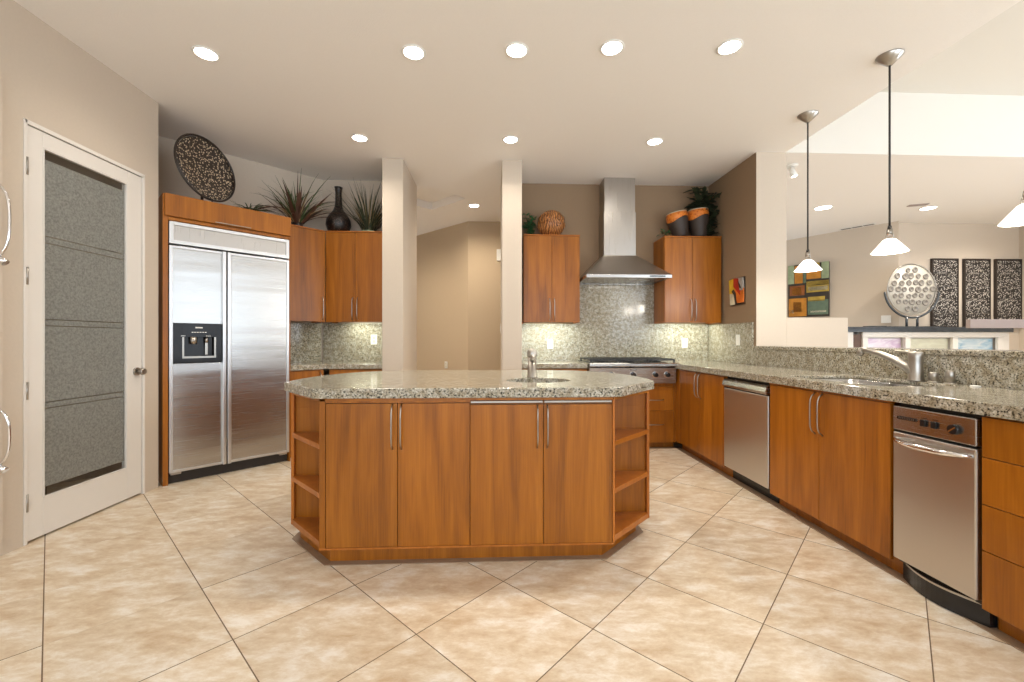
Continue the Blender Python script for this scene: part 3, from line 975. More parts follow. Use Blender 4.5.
for (x, y, hgt, lab, cat) in ((2.555, 2.355, 0.06, 'squat brushed nickel soap dispenser cap nearest the faucet', 'soap dispenser'),
                              (2.555, 2.265, 0.075, 'taller brushed nickel air gap cap to the right of the soap dispenser', 'air gap')):
    t = thing('soap_dispenser' if 'soap d' in lab[:40] else 'air_gap', lab, cat, (x, y, ZT))
    B().lathe([(0.0, 0), (0.027, 0), (0.027, 0.006), (0.022, 0.008), (0.0, 0.008)]).out('base', 'nickel', t)
    B().lathe([(0.0, 0.008), (0.021, 0.008), (0.021, hgt - 0.006), (0.017, hgt), (0.0, hgt)]).out('cap', 'nickel', t)
o = B().lathe([(0.0, 0), (0.022, 0), (0.02, 0.006), (0.0, 0.008)], (2.53, 2.12, ZT)).out('air_switch', 'plate')
tag(o, 'small pale push button lying flat on the counter right of the faucet', 'switch')

# ================================================================ ISLAND
t = thing('island_cabinet', 'cherry kitchen island cabinet with four doors and open corner shelves', 'kitchen island', (IX, 2.2, 0))
A, Cx, Cy = 0.752, 1.03, 0.30
AR, CR = 0.766, 1.066              # the right end runs a little longer        # half front width, half width, chamfer depth
q = B()
q.box(-A + 0.001, AR - 0.001, 0.021, 0.32, 0.13, 0.77).box(-Cx, CR, 0.32, 1.0, 0.1, 0.77, 0.001)
q.box(-Cx, CR, 0.98, 1.0, 0.77, 0.862).box(-Cx, -Cx + 0.02, 0.32, 0.98, 0.77, 0.862).box(CR - 0.02, CR, 0.32, 0.98, 0.77, 0.862).box(-Cx + 0.02, -A, 0.32, 0.34, 0.77, 0.862).box(AR, CR - 0.02, 0.32, 0.34, 0.77, 0.862).box(-A, AR, 0.021, 0.04, 0.77, 0.85)
q.out('carcass', 'wood', t)
B().box(-A, -A + 0.03, 0, 0.32, 0.1, 0.862, 0.001).out('side_panel', 'wood', t)
B().box(AR - 0.006, AR + 0.006, 0, 0.32, 0.1, 0.862, 0.001).out('side_panel', 'woodin', t)
for sgn, aw, cw in ((-1, A, Cx), (1, AR, CR)):
    q = B().box(sgn * cw - (0.016 if sgn > 0 else 0), sgn * cw + (0 if sgn > 0 else 0.016), Cy - 0.005, 0.33, 0.1, 0.862, 0.001)
    q.out('corner_post', 'woodin', t)
    for z0, z1 in ((0.1, 0.132), (0.352, 0.378), (0.604, 0.63)):
        poly = [(sgn * aw, 0.005), (sgn * (cw - 0.002), Cy - 0.002), (sgn * (cw - 0.002), 0.318), (sgn * aw, 0.318)]
        B().prism(poly, z0, z1, 0.001).out('shelf', 'woodin', t)
B().box(-A, AR, 0.0, 0.02, 0.85, 0.863).prism([(AR, 0.0), (CR, Cy), (CR, 0.318), (AR, 0.318)], 0.85, 0.863).prism([(-A, 0.0), (-A, 0.318), (-Cx, 0.318), (-Cx, Cy)], 0.85, 0.863).out('top_rail', 'wood', t)
B().box(-A, AR, 0.0, 0.3, 0.09, 0.1).out('bottom_rail', 'woodin', t)
B().prism([(x, y - 2.2) for x, y in pl], 0.0, 0.089).out('plinth', 'wood', t)
xs = [-0.721, -0.357, 0.014, 0.395, 0.759]
for i in range(4):
    d = front('door', t, xs[i], xs[i + 1], 0.1, 0.828 if i > 1 else 0.838)
    hx = (xs[1] - 0.026, xs[1] + 0.02, xs[3] - 0.032, xs[3] + 0.02)[i]
    bow(d, hx, 0.602, 0.834 if i < 2 else 0.824, out_=0.03)
    if i > 1:
        B().box(xs[i] + 0.004, xs[i + 1] - 0.004, -0.004, 0.018, 0.836, 0.847, 0.002).out('pull_rail', 'nickel', t, 'thin metal rail above the sink doors')
B().box(xs[0], xs[2], 0.002, 0.02, 0.84, 0.85).out('top_strip', 'wood', t)

half = [(0.785, 2.172), (1.092, 2.52), (1.108, 2.66), (1.10, 2.82), (1.06, 3.02), (0.99, 3.2), (0.88, 3.35), (0.74, 3.44), (0.55, 3.49), (0.3, 3.51), (0.0, 3.515)]
poly = [(x, y) for x, y in half] + [(-x, y) for x, y in reversed(half[:-1])]
shole = [(0.395 + 0.195 * math.cos(2 * PI * i / 36), 2.595 + 0.165 * math.sin(2 * PI * i / 36)) for i in range(36)]
t = thing('countertop', 'speckled granite island top with clipped corners and a bar sink', 'countertop', (IX + 0.012, 2.6, ZB))
q = B().prism(poly, ZB, ZT, 0.005, holes=[shole]).xf(Matrix.Translation((0, -2.6, -ZB)))
q.out('slab', 'granite', t)
t = thing('bar_sink', 'small oval bar sink set into the island top', 'sink', (IX + 0.407, 2.595, ZB))
prof = [(1.1, -0.002), (1.0, -0.002), (0.98, -0.05), (0.85, -0.075), (0.2, -0.08), (0.0, -0.08)]
tb = bmesh.new()
rs = []
for k, z in prof[:-1]:
    rs.append([tb.verts.new((0.195 * k * math.cos(2 * PI * i / 36), 0.165 * k * math.sin(2 * PI * i / 36), z)) for i in range(36)])
for a, b in zip(rs, rs[1:]):
    for i in range(36):
        tb.faces.new((a[i], a[(i + 1) % 36], b[(i + 1) % 36], b[i])).smooth = True
tb.faces.new(rs[-1])
bmesh.ops.recalc_face_normals(tb, faces=list(tb.faces))
q = B(); q._add(tb); q.out('bowl', 'steel', t)
B().lathe([(0.0, 0.0), (0.025, 0.0), (0.032, 0.004), (0.0, 0.004)], (0, 0, -0.079)).out('drain', 'chrome', t)
t = thing('bar_faucet', 'stubby brushed nickel faucet behind the oval island sink', 'faucet', (IX + 0.39, 2.80, ZT))
B().lathe([(0.0, 0), (0.034, 0), (0.034, 0.006), (0.031, 0.01), (0.027, 0.135), (0.0, 0.135)]).out('body', 'nickel', t)
B().lathe([(0.0, 0.135), (0.031, 0.135), (0.033, 0.15), (0.032, 0.17), (0.022, 0.185), (0.0, 0.19)]).out('handle', 'nickel', t)
B().tube([(0, -0.005, 0.11), (0, -0.05, 0.135), (0, -0.10, 0.14), (0, -0.125, 0.128)], [0.018, 0.016, 0.014, 0.013], 12).out('spout', 'nickel', t)

# ================================================================ REFRIGERATOR
t = thing('refrigerator', 'built-in stainless side-by-side refrigerator standing at an angle in the corner', 'refrigerator', FO, 45)
B().box(0.002, 0.908, 0.045, 0.66, 0.0, 2.12).out('cabinet_body', 'dark', t)


def framed(name, x0, x1, z0, z1, fl_, fr_, ft, fb, stainless, y0=0.0):
    o = B().box(x0, x1, y0, y0 + 0.04, z0, z1, 0.002)
    return o


# freezer door
fd = B().box(0.028, 0.365, -0.004, 0.036, 0.115, 0.972, 0.001).box(0.028, 0.365, -0.004, 0.036, 1.302, 1.905, 0.001).out('freezer_door', 'steel', t)
q = B().box(0.004, 0.028, -0.012, 0.04, 0.095, 1.925, 0.002).box(0.028, 0.365, -0.012, 0.04, 1.905, 1.925, 0.002).box(0.028, 0.365, -0.012, 0.04, 0.095, 0.115, 0.002)
q.out('door_frame', 'trim', fd)
B().box(0.362, 0.388, -0.04, 0.04, 0.095, 1.925, 0.004).out('handle', 'trim', fd)
rd = B().box(0.425, 0.884, -0.004, 0.036, 0.115, 1.905, 0.001).out('refrigerator_door', 'steel', t)
q = B().box(0.884, 0.906, -0.012, 0.04, 0.095, 1.925, 0.002).box(0.425, 0.884, -0.012, 0.04, 1.905, 1.925, 0.002).box(0.425, 0.884, -0.012, 0.04, 0.095, 0.115, 0.002)
q.out('door_frame', 'trim', rd)
B().box(0.397, 0.425, -0.04, 0.04, 0.095, 1.925, 0.004).out('handle', 'trim', rd)
gp = B().box(0.03, 0.88, -0.004, 0.036, 1.97, 2.09, 0.001).out('top_panel', 'steelhood', t)
q = B().box(0.004, 0.032, -0.014, 0.04, 1.94, 2.118, 0.002).box(0.878, 0.906, -0.014, 0.04, 1.94, 2.118, 0.002).box(0.032, 0.878, -0.014, 0.04, 1.94, 1.97, 0.002).box(0.032, 0.878, -0.014, 0.04, 2.09, 2.118, 0.002)
q.out('panel_frame', 'trim', gp)
# dispenser
x0, x1, z0, z1 = 0.030, 0.362, 0.975, 1.299
nx0, nx1, nz0, nz1 = 0.088, 0.318, 1.018, 1.188
q = B().box(x0, nx0, -0.008, 0.03, z0, z1, 0.001).box(nx1, x1, -0.008, 0.03, z0, z1, 0.001).box(nx0, nx1, -0.008, 0.03, z0, nz0, 0.001).box(nx0, nx1, -0.008, 0.03, nz1, z1, 0.001).box(nx0, nx1, 0.033, 0.038, nz0, nz1)
dp = q.out('dispenser', 'blackglass', fd)
q = B().box(nx0, nx0 + 0.012, -0.012, 0.0, nz0, nz1).box(nx1 - 0.012, nx1, -0.012, 0.0, nz0, nz1).box(nx0, nx1, -0.016, 0.0, nz0 - 0.004, nz0 + 0.012)
q.out('niche_frame', 'nickel', dp)
B().cyl((0.165, 0.012, 1.19), (0.165, 0.012, 1.13), 0.03, 0.024).out('ice_chute', 'nickel', dp)
B().box(0.245, 0.265, 0.006, 0.016, 1.04, 1.15, 0.003).cyl((0.255, 0.012, 1.188), (0.255, 0.012, 1.14), 0.014).out('water_paddle', 'nickel', dp)
q = B()
for i in range(6):
    q.box(0.15 + i * 0.018, 0.162 + i * 0.018, -0.0092, -0.008, 1.225, 1.231)
q.box(0.175, 0.225, -0.0092, -0.008, 1.262, 1.272)
q.box(0.08, 0.11, -0.0092, -0.008, 1.196, 1.200).box(0.25, 0.28, -0.0092, -0.008, 1.196, 1.200)
q.out('control_mark', 'plate', dp)
# toe grille
q = B().box(0.008, 0.902, 0.06, 0.08, 0.0, 0.09)
for i in range(70):
    q.box(0.02 + i * 0.0124, 0.0262 + i * 0.0124, 0.052, 0.062, 0.018, 0.075)
q.out('toe_grille', 'iron', t)
for x in (0.05, 0.86):
    B().box(x - 0.035, x + 0.035, 0.01, 0.058, 0.072, 0.092, 0.004).out('hinge', 'nickel', t)

t = thing('refrigerator_surround', 'cherry surround with a flip-up cabinet above the refrigerator', 'cabinet', FO, 45)
B().box(-0.036, -0.002, -0.004, 0.62, 0.0, 2.333, 0.001).out('side_panel', 'wood', t)
B().box(0.9105, 0.922, 0.0, 0.66, 0.0, 2.333, 0.001).out('side_panel', 'wood', t)
B().box(-0.002, 0.912, 0.01, 0.66, 2.125, 2.15).box(-0.002, 0.912, 0.02, 0.66, 2.305, 2.331).box(-0.002, 0.912, 0.62, 0.64, 2.15, 2.305).out('box', 'wood', t)
d = B().box(-0.026, 0.919, -0.026, -0.006, 2.155, 2.334, 0.004).out('flip_door', 'wood', t)
B().box(0.31, 0.58, -0.034, -0.026, 2.162, 2.17, 0.003).out('handle', 'nickel', d)
B().box(-0.002, 0.912, -0.012, 0.01, 2.124, 2.152, 0.003).out('rail', 'wood', t)

# left tall cabinet whose bow handles show at the left edge
t = thing('tall_cabinet', 'pale tall cabinet with curved chrome handles at the left edge', 'cabinet', (DX + 0.002, 1.3, 0), 90)
B().box(0.0, 1.09, -0.02, 0.0, 0.02, 2.6, 0.002).out('face_frame', 'wall', t)
for z0, z1, h0, h1 in ((1.2, 2.45, 1.60, 1.99), (0.1, 1.17, 0.50, 0.80)):
    d = B().box(0.52, 1.075, -0.038, -0.021, z0, z1, 0.003).out('door', 'wall', t)
    pts = [(1.05 + 0.008 * (1 - (2 * u - 1) ** 2), -0.038 - 0.05 * (1 - (2 * u - 1) ** 4), h0 + (h1 - h0) * u) for u in [i / 16 for i in range(17)]]
    B().tube(pts, [0.007] * 17, 10).cyl((1.051, -0.038, h0 + 0.0), (1.058, -0.07, h0 - 0.03), 0.012, 0.018).out('handle', 'chrome', d)

# ================================================================ DECOR ON THE CABINETS
# pierced disc
t = thing('decorative_disc', 'large round pierced bronze disc on a stand above the refrigerator', 'ornament', fl(0.285, 0.055, 2.335), 74)
R = 0.272
tilt = Matrix.Translation((0, 0.03, R + 0.03)) @ Matrix.Rotation(math.radians(-8), 4, 'X') @ Matrix.Rotation(PI / 2, 4, 'X')
q = B().lathe([(0.0, -0.035), (0.12, -0.03), (0.22, -0.014), (R - 0.012, 0.0), (R - 0.012, 0.006), (0.22, -0.008), (0.12, -0.024), (0.0, -0.029)], seg=56).xf(tilt)
q.out('plate', 'disc', t)
tor = B().tube([(R * math.cos(2 * PI * i / 56), R * math.sin(2 * PI * i / 56), 0.003) for i in range(57)], 0.009, 8).xf(tilt)
tor.out('rim', 'charger', t)
B().box(-0.008, 0.008, 0.07, 0.085, 0.0, 0.28).box(-0.08, 0.08, 0.03, 0.10, 0.0, 0.01).box(-0.008, 0.008, -0.03, 0.08, 0.0, 0.012).cyl((0, -0.03, 0), (0, -0.03, 0.035), 0.006).out('stand', 'charger', t)


def keep_in(q, loc, planes):
    """press foliage back inside the walls it stands against"""
    for v in q.bm.verts:
        for (pt, n) in planes:
            d = (v.co.x + loc[0] - pt[0]) * n[0] + (v.co.y + loc[1] - pt[1]) * n[1]
            if d < 0.012:
                v.co.x += n[0] * (0.012 - d); v.co.y += n[1] * (0.012 - d)
        v.co.z = min(v.co.z, H - 0.01 - loc[2])


LEFT = [((-2.0, 5.06), (c45, -c45)), ((0, 5.06), (0, -1)), ((-1.147, 0), (-1, 0))]


def plant(name, label, loc, specs, pot=None, cat='plant', group=None):
    """specs: (part name, material, count, length range, width, bend range, rise range, spread, azimuth range)"""
    t = thing(name, label, cat, loc)
    for (pn, mt, n, (l0, l1), w, (b0, b1), (r0, r1), sp, (z0, z1)) in specs:
        q = B()
        for i in range(n):
            az = random.uniform(z0, z1)
            rr = sp * math.sqrt(random.random())
            q.blade((rr * math.cos(az), rr * math.sin(az), 0.02), az, random.uniform(l0, l1), w * random.uniform(0.7, 1.3), random.uniform(b0, b1), random.uniform(r0, r1), n=7, twist=random.uniform(-0.5, 0.5))
        keep_in(q, loc, LEFT)
        q.out(pn, mt, t)
    if pot:
        r, h, mt = pot
        B().lathe([(0.0, 0), (r * 0.8, 0), (r, h), (r * 0.9, h), (r * 0.75, 0.008), (0.0, 0.008)], seg=24).out('pot', mt, t)
    return t


ztop = 2.362
plant('grass_plant', 'spiky green and brown artificial plant above the angled cabinet', fl(1.15, 0.44, ztop), [
    ('green_blades', 'green1', 44, (0.4, 0.7), 0.0055, (0.3, 1.5), (0.9, 1.52), 0.03, (0, 2 * PI)),
    ('dry_blades', 'straw', 16, (0.35, 0.66), 0.005, (0.4, 1.5), (0.7, 1.5), 0.04, (0, 2 * PI)),
    ('brown_blades', 'brownleaf', 20, (0.35, 0.62), 0.006, (0.5, 2.0), (0.5, 1.45), 0.03, (0, 2 * PI)),
    ('broad_leaves', 'brownleaf', 10, (0.4, 0.55), 0.022, (0.1, 0.4), (0.55, 1.1), 0.03, (-2.4, 1.5))], pot=(0.06, 0.05, 'charger'))
plant('grass_plant', 'low green tuft lying on top of the refrigerator surround', fl(0.60, 0.10, 2.333), [
    ('green_blades', 'green1', 46, (0.1, 0.2), 0.004, (0.5, 1.3), (0.25, 0.9), 0.06, (0, 2 * PI)),
    ('brown_blades', 'brownleaf', 12, (0.2, 0.36), 0.004, (0.5, 1.1), (0.25, 0.6), 0.04, (-0.6, 1.6))], pot=(0.05, 0.04, 'charger'))
plant('grass_plant', 'upright dry green grass in a pale dish right of the dark vase', (-1.41, 4.86, ztop), [
    ('green_blades', 'green3', 110, (0.3, 0.6), 0.004, (0.2, 0.9), (0.75, 1.5), 0.07, (0, 2 * PI)),
    ('dry_blades', 'straw', 46, (0.3, 0.54), 0.004, (0.2, 0.9), (0.8, 1.45), 0.05, (0, 2 * PI))], pot=(0.09, 0.025, 'sage'))
t = thing('floor_vase', 'dark woven bottle-shaped vase on the cabinet left of the white pier', 'vase', (-1.745, 4.86, ztop))
t.name = 'bottle_vase'
B().lathe([(0.0, 0), (0.085, 0), (0.115, 0.03), (0.136, 0.085), (0.13, 0.14), (0.10, 0.19), (0.06, 0.235), (0.042, 0.28), (0.036, 0.34), (0.034, 0.42), (0.04, 0.46), (0.046, 0.48), (0.036, 0.482), (0.03, 0.44), (0.028, 0.3), (0.0, 0.28)], seg=40).xf(Matrix.Diagonal((1, 1, 1.09, 1))).out('body', 'vase', t)

# globe
zt = 2.347
t = thing('globe_ornament', 'round brown carved globe ornament on the cabinet left of the hood', 'ornament', (0.665, 4.86, zt))
rg = 0.157
q = B()
q.lathe([(rg * math.sin(PI * i / 18), rg - 0.003 - rg * math.cos(PI * i / 18)) for i in range(1, 18)] + [(0.0, 2 * rg - 0.003)], seg=36)
q.out('ball', 'globe', t)
q = B()
for i in range(26):
    a0 = random.uniform(0, 2 * PI); tl = random.uniform(-0.9, 0.9)
    pts = []
    for k in range(9):
        u = -0.55 + 1.1 * k / 8
        v = Vector((math.cos(u), math.sin(u), 0))
        v = Matrix.Rotation(tl, 3, 'X') @ v
        v = Matrix.Rotation(random.choice((0.0,)) + a0, 3, 'Z') @ v
        v = Matrix.Rotation((i % 5 - 2) * 0.3, 3, 'Y') @ v
        pts.append(v * (rg + 0.001) + Vector((0, 0, rg)))
    q.tube(pts, [0.002 + 0.007 * math.sin(PI * k / 8) for k in range(9)], 6)
q.out('leaf_strips', 'globe', t)
B().cyl((0.05, -0.135, 0.17), (0.06, -0.15, 0.17), 0.012).out('hole', 'black', t)


def vine(name, label, loc, mat, n, box, lsize, stems=5, planes=(((0, 5.06), (0, -1)), ((2.62, 0), (-1, 0)))):
    t = thing(name, label, 'plant', loc)
    q, st = B(), B()
    for s_ in range(stems):
        ex = Vector((random.uniform(*box[0]), random.uniform(*box[1]), random.uniform(box[2][1] * 0.45, box[2][1])))
        pts = [Vector((0, 0, 0.0)), Vector((ex.x * 0.3, ex.y * 0.3, ex.z * 0.55)), Vector((ex.x * 0.7, ex.y * 0.7, ex.z * 0.9)), ex]
        st.tube(pts, 0.0025, 5)
        m = n // stems
        for i in range(m):
            u = (i + 0.5) / m * 3
            k = min(2, int(u)); fr_ = u - k
            p = pts[k].lerp(pts[k + 1], fr_) + Vector((random.gauss(0, 0.02), random.gauss(0, 0.02), random.gauss(0, 0.015)))
            p.z = max(p.z, 0.01)
            q.leaf(p, random.uniform(0, 2 * PI), random.uniform(-0.2, 0.9), lsize * random.uniform(0.7, 1.3), lsize * random.uniform(0.35, 0.55))
    keep_in(q, loc, planes); keep_in(st, loc, planes)
    q.out('leaves', mat, t)
    st.out('stems', 'brownleaf', t)
    return t


vine('ivy_plant', 'green ivy beside the brown globe ornament', (0.42, 4.86, zt), 'green2', 170, ((-0.07, 0.06), (-0.06, 0.08), (0, 0.26)), 0.06, 9, planes=(((0, 5.06), (0, -1)), ((0.505, 0), (-1, 0)), ((0.297, 0), (1, 0))))
vine('ivy_plant', 'small green sprig at the left end of the drum cabinet', (1.98, 4.80, zt), 'green2', 26, ((-0.06, 0.05), (-0.05, 0.05), (0, 0.07)), 0.05, 3)
t = vine('bamboo_plant', 'tall dark leafy artificial plant in the corner right of the drums', (2.50, 4.90, zt), 'green3', 330, ((-0.14, 0.09), (-0.1, 0.09), (0, 0.6)), 0.13, 13)


def drum(label, loc, r, h, tilt):
    t = thing('clay_drum', label, 'drum', loc)
    mt = Matrix.Rotation(math.radians(tilt), 4, 'Y')
    seg = 36
    B().lathe([(0.0, 0), (r * 0.62, 0), (r * 0.7, h * 0.1), (r * 0.9, h * 0.45), (r * 0.98, h * 0.72), (r * 0.99, h * 0.86), (0.0, h * 0.86)], seg=seg).xf(mt).out('body', 'drumbody', t)
    q = B()
    tb = bmesh.new()
    r0, r1, r2, r3 = [], [], [], []
    for i in range(seg):
        a = 2 * PI * i / seg
        low = h * (0.80 - 0.16 * (0.5 + 0.5 * math.sin(2 * a + 0.7)))
        rl = r * (0.9 + 0.09 * (low / h - 0.45) / 0.3)
        for ring, rr, z in ((r0, rl + 0.004, low), (r1, r * 1.02, h * 0.86), (r2, r * 0.99, h), (r3, r * 0.86, h)):
            ring.append(tb.verts.new((rr * math.cos(a), rr * math.sin(a), z)))
    for a_, b_ in ((r0, r1), (r1, r2), (r2, r3)):
        for i in range(seg):
            tb.faces.new((a_[i], a_[(i + 1) % seg], b_[(i + 1) % seg], b_[i])).smooth = True
    tb.faces.new(r3)
    bmesh.ops.recalc_face_normals(tb, faces=list(tb.faces))
    q._add(tb)
    q.xf(mt).out('orange_band', 'drumtop', t)
    B().tube([(r * 0.95 * math.cos(2 * PI * i / 36), r * 0.95 * math.sin(2 * PI * i / 36), h + 0.002) for i in range(37)], 0.006, 6).xf(mt).out('rim', 'cream', t)
    return t


drum('dark clay drum with an orange rim, leaning left, nearer the hood', (2.185, 4.86, zt + 0.012), 0.118, 0.285, -11)
drum('dark clay drum with an orange rim, upright in front of the leafy plant', (2.405, 4.86, zt + 0.003), 0.115, 0.325, -3)

# wall art on tan wall
t = thing('glass_wall_art', 'small wavy orange and red glass plaque on the tan wall', 'wall art', (2.617, 4.45, 1.69))
q = B()


def slab(pts, m, x0, x1):
    B_ = [(p[0], p[1]) for p in pts]
    q.yprism(B_, x0, x1, m)


slab([(0.125, 0.13), (0.01, 0.14), (0.0, -0.02), (0.115, -0.02)], 'yellow', -0.018, -0.004)
slab([(0.03, 0.14), (-0.06, 0.13), (-0.09, -0.05), (-0.03, 0.0), (0.03, 0.05)], 'red', -0.024, -0.006)
slab([(-0.02, 0.14), (-0.13, 0.13), (-0.14, 0.0), (-0.08, 0.0), (-0.05, 0.07)], 'grey', -0.022, -0.003)
slab([(0.02, 0.02), (-0.08, -0.02), (-0.14, 0.02), (-0.14, -0.13), (-0.03, -0.13), (-0.01, -0.04)], 'orange', -0.02, -0.004)
slab([(0.12, -0.02), (0.03, -0.02), (0.01, -0.14), (0.11, -0.145)], 'cream', -0.014, -0.004)
slab([(0.06, 0.0), (0.03, 0.02), (-0.01, -0.02), (-0.03, -0.14), (-0.01, -0.145), (0.02, -0.04)], 'charcoal', -0.027, -0.02)
slab([(-0.06, 0.10), (-0.09, 0.06), (-0.11, 0.02), (-0.08, 0.03)], 'charcoal', -0.027, -0.02)
q.out('glass_pieces', 'orange', t)
B().box(-0.006, -0.001, -0.15, 0.12, -0.15, 0.14).out('backing', 'charcoal', t)


# outlets
def outlet(label, loc, rotz, kind='outlet', w=0.072, h=0.115):
    t = thing('wall_' + kind, label, 'outlet' if kind == 'outlet' else 'light switch', loc, rotz)
    p = B().box(-w / 2, w / 2, -0.006, 0, -h / 2, h / 2, 0.002).out('cover_plate', 'plate', t)
    if kind == 'outlet':
        for z in (-0.02, 0.02):
            B().box(-0.014, 0.014, -0.008, -0.006, z - 0.014, z + 0.014, 0.001).out('socket', 'cream', p)
    else:
        B().box(-0.012, 0.012, -0.009, -0.006, -0.03, 0.03, 0.001).out('rocker', 'plate', p)


outlet('white outlet on the granite left of the rangetop', (0.675, 5.0385, 1.12), 0)
outlet('white outlet on the granite right of the rangetop', (2.31, 5.0385, 1.13), 0)
outlet('white outlet on the granite against the white pier', (-1.40, 5.0385, 1.17), 0)
outlet('white switch on the granite below the glass plaque', (2.5995, 4.40, 1.165), -90, 'switch')
outlet('white outlet low on the angled hall wall', (-0.785, 7.083, 0.755), -45 + 0.0, 'outlet')
outlet('white switch on the hall side of the right-hand pier', (0.0885, 4.95, 1.30), -90, 'switch')
o = B().box(0.05, 0.15, 6.685, 6.713, 2.42, 2.60, 0.004).out('door_chime', 'plate')
tag(o, 'white chime box high on the hall wall', 'door chime')
t = thing('ceiling_vent', 'small grey ceiling vent in the hall', 'vent', (-1.55, 7.05, H - 0.003), 45)
B().box(-0.12, 0.12, -0.08, 0.08, -0.008, 0, 0.002).out('frame', 'plate', t)
q = B()
for i in range(6):
    q.box(-0.1, 0.1, -0.065 + i * 0.024, -0.055 + i * 0.024, -0.011, -0.008)
q.out('slats', 'ledge', t)

# ================================================================ CEILING LAMPS
names = ['recessed ceiling light nearest the pantry door, front row', 'second recessed light from the left in the front row', 'middle recessed light of the front row',
         'second recessed light from the right in the front row', 'recessed ceiling light nearest the pendants, front row',
         'recessed ceiling light in front of the white pier, back row', 'recessed ceiling light in front of the hall opening, back row', 'recessed ceiling light nearest the tan wall, back row']


def can(label, x, y, r=0.066, z=H):
    t = thing('recessed_light', label, 'ceiling light', (x, y, z - 0.001), 0, 'recessed ceiling lights')
    tr = B().lathe([(r + 0.012, 0), (r + 0.012, -0.004), (r, -0.008), (r - 0.004, -0.003), (r - 0.004, 0)], seg=36).out('trim_ring', 'plate', t)
    B().lathe([(0.0, -0.0045), (r - 0.005, -0.0035), (r - 0.005, -0.001), (0.0, -0.001)], seg=36).out('lens', 'lens', t)


for (x, y), n in zip(CANS, names):
    can(n, x, y)
can('recessed ceiling light in the hallway', -0.27, 5.92, 0.07)
can('recessed ceiling light in the far room beside the first pendant cord', 4.66, 5.8, 0.1)
can('recessed ceiling light in the far room left of the third pendant', 6.16, 5.75, 0.09)
spot('added_pantry_fill', (-3.3, 2.9, 2.9), 12, WARM, 150, 1.0, 0.08)  # unseen fill added behind the pantry door to brighten its clear glass
spot('hall_lamp_and_fill', (-1.9, 6.3, 3.01), 90, (1.0, 0.87, 0.7), 165, 1.0, 0.07)  # added fill for the dark hall wall, without a fixture of its own
spot('hall_lamp_and_fill', (-0.27, 5.92, 3.01), 70, (1.0, 0.87, 0.7), 165, 1.0, 0.07)
spot('far_room_lamp', (4.66, 5.8, 3.01), 85, WARM, 150, 1.0, 0.07)
spot('far_room_lamp', (6.3, 5.4, 3.01), 85, WARM, 150, 1.0, 0.07)
spot('far_room_lamp', (7.6, 5.6, 3.01), 85, WARM, 150, 1.0, 0.07)

for (y, lab) in ((3.42, 'farthest of the three cone-shade pendants, nearest the tan wall'), (2.69, 'middle of the three cone-shade pendants, above the bar ledge'), (1.965, 'nearest cone-shade pendant, cut by the right edge')):
    t = thing('pendant_light', lab, 'pendant light', (2.615, y, H - 0.001), 0, 'pendants above the bar')
    B().lathe([(0.0, 0), (0.075, 0), (0.075, -0.006), (0.012, -0.065), (0.0, -0.065)], seg=32).out('canopy', 'nickel', t)
    ct = 1.905 - H
    B().cyl((0, 0, -0.065), (0, 0, ct), 0.006, seg=8).out('cord', 'cord', t)
    B().lathe([(0.0, ct + 0.012), (0.010, ct + 0.012), (0.012, ct - 0.01), (0.0, ct - 0.01)], seg=16).out('cord_grip', 'cord', t)
    q = B()
    for s_ in (-1, 1):
        q.tube([(0, s_ * 0.008, ct), (0, s_ * 0.022, ct - 0.04), (0, s_ * 0.03, ct - 0.078)], 0.0035, 6)
    q.cyl((0, 0, ct - 0.01), (0, 0, ct - 0.05), 0.016, 0.02)
    q.out('yoke', 'nickel', t)
    zt_ = ct - 0.072
    B().lathe([(0.022, zt_), (0.036, zt_ - 0.008), (0.099, zt_ - 0.090), (0.094, zt_ - 0.090), (0.032, zt_ - 0.014), (0.022, zt_ - 0.005)], seg=40).out('lamp_shade', 'shade', t)
    B().lathe([(0.0, zt_ - 0.075), (0.018, zt_ - 0.07), (0.024, zt_ - 0.055), (0.014, zt_ - 0.03), (0.0, zt_ - 0.02)], seg=16).out('bulb', 'lens', t)
    d_ = bpy.data.lights.new('pendant_lamp', 'POINT'); d_.energy = 8; d_.color = WARM; d_.shadow_soft_size = 0.04
    lo_ = bpy.data.objects.new('pendant_lamp', d_); lo_.location = (2.615, y, 1.74); COL.objects.link(lo_)

# lamps fitted under the wall cabinets
area('cabinet_lamp', (0.65, 4.84, 1.374), (0.65, 4.9, 0.9), 0.5, 0.06, 3.2, (0.95, 1.0, 0.82))
area('cabinet_lamp', (2.26, 4.84, 1.374), (2.26, 4.9, 0.9), 0.5, 0.06, 3.2, (0.95, 1.0, 0.82))
area('cabinet_lamp', (-1.45, 4.84, 1.374), (-1.42, 4.9, 0.9), 0.4, 0.06, 2.2, (0.95, 1.0, 0.82))
area('hood_lamp', (1.455, 4.75, 1.834), (1.455, 4.8, 0.9), 0.5, 0.1, 1.0, (1.0, 0.93, 0.8))

# track lamp behind the right column
t = thing('track_light', 'small white adjustable ceiling lamp beside the right wall end', 'ceiling light', (3.20, 4.42, H - 0.001))
B().lathe([(0.0, 0), (0.06, 0), (0.055, -0.012), (0.0, -0.014)], seg=24).out('canopy', 'plate', t)
B().cyl((0, 0, -0.012), (0, 0, -0.05), 0.008).out('stem', 'plate', t)
B().cyl((-0.01, -0.01, -0.04), (0.015, -0.02, -0.12), 0.024, 0.032).out('lamp_head', 'plate', t)
o = B().cyl((0.0145, -0.0198, -0.1195), (0.0152, -0.0202, -0.123), 0.028).out('lens', 'lens', t)

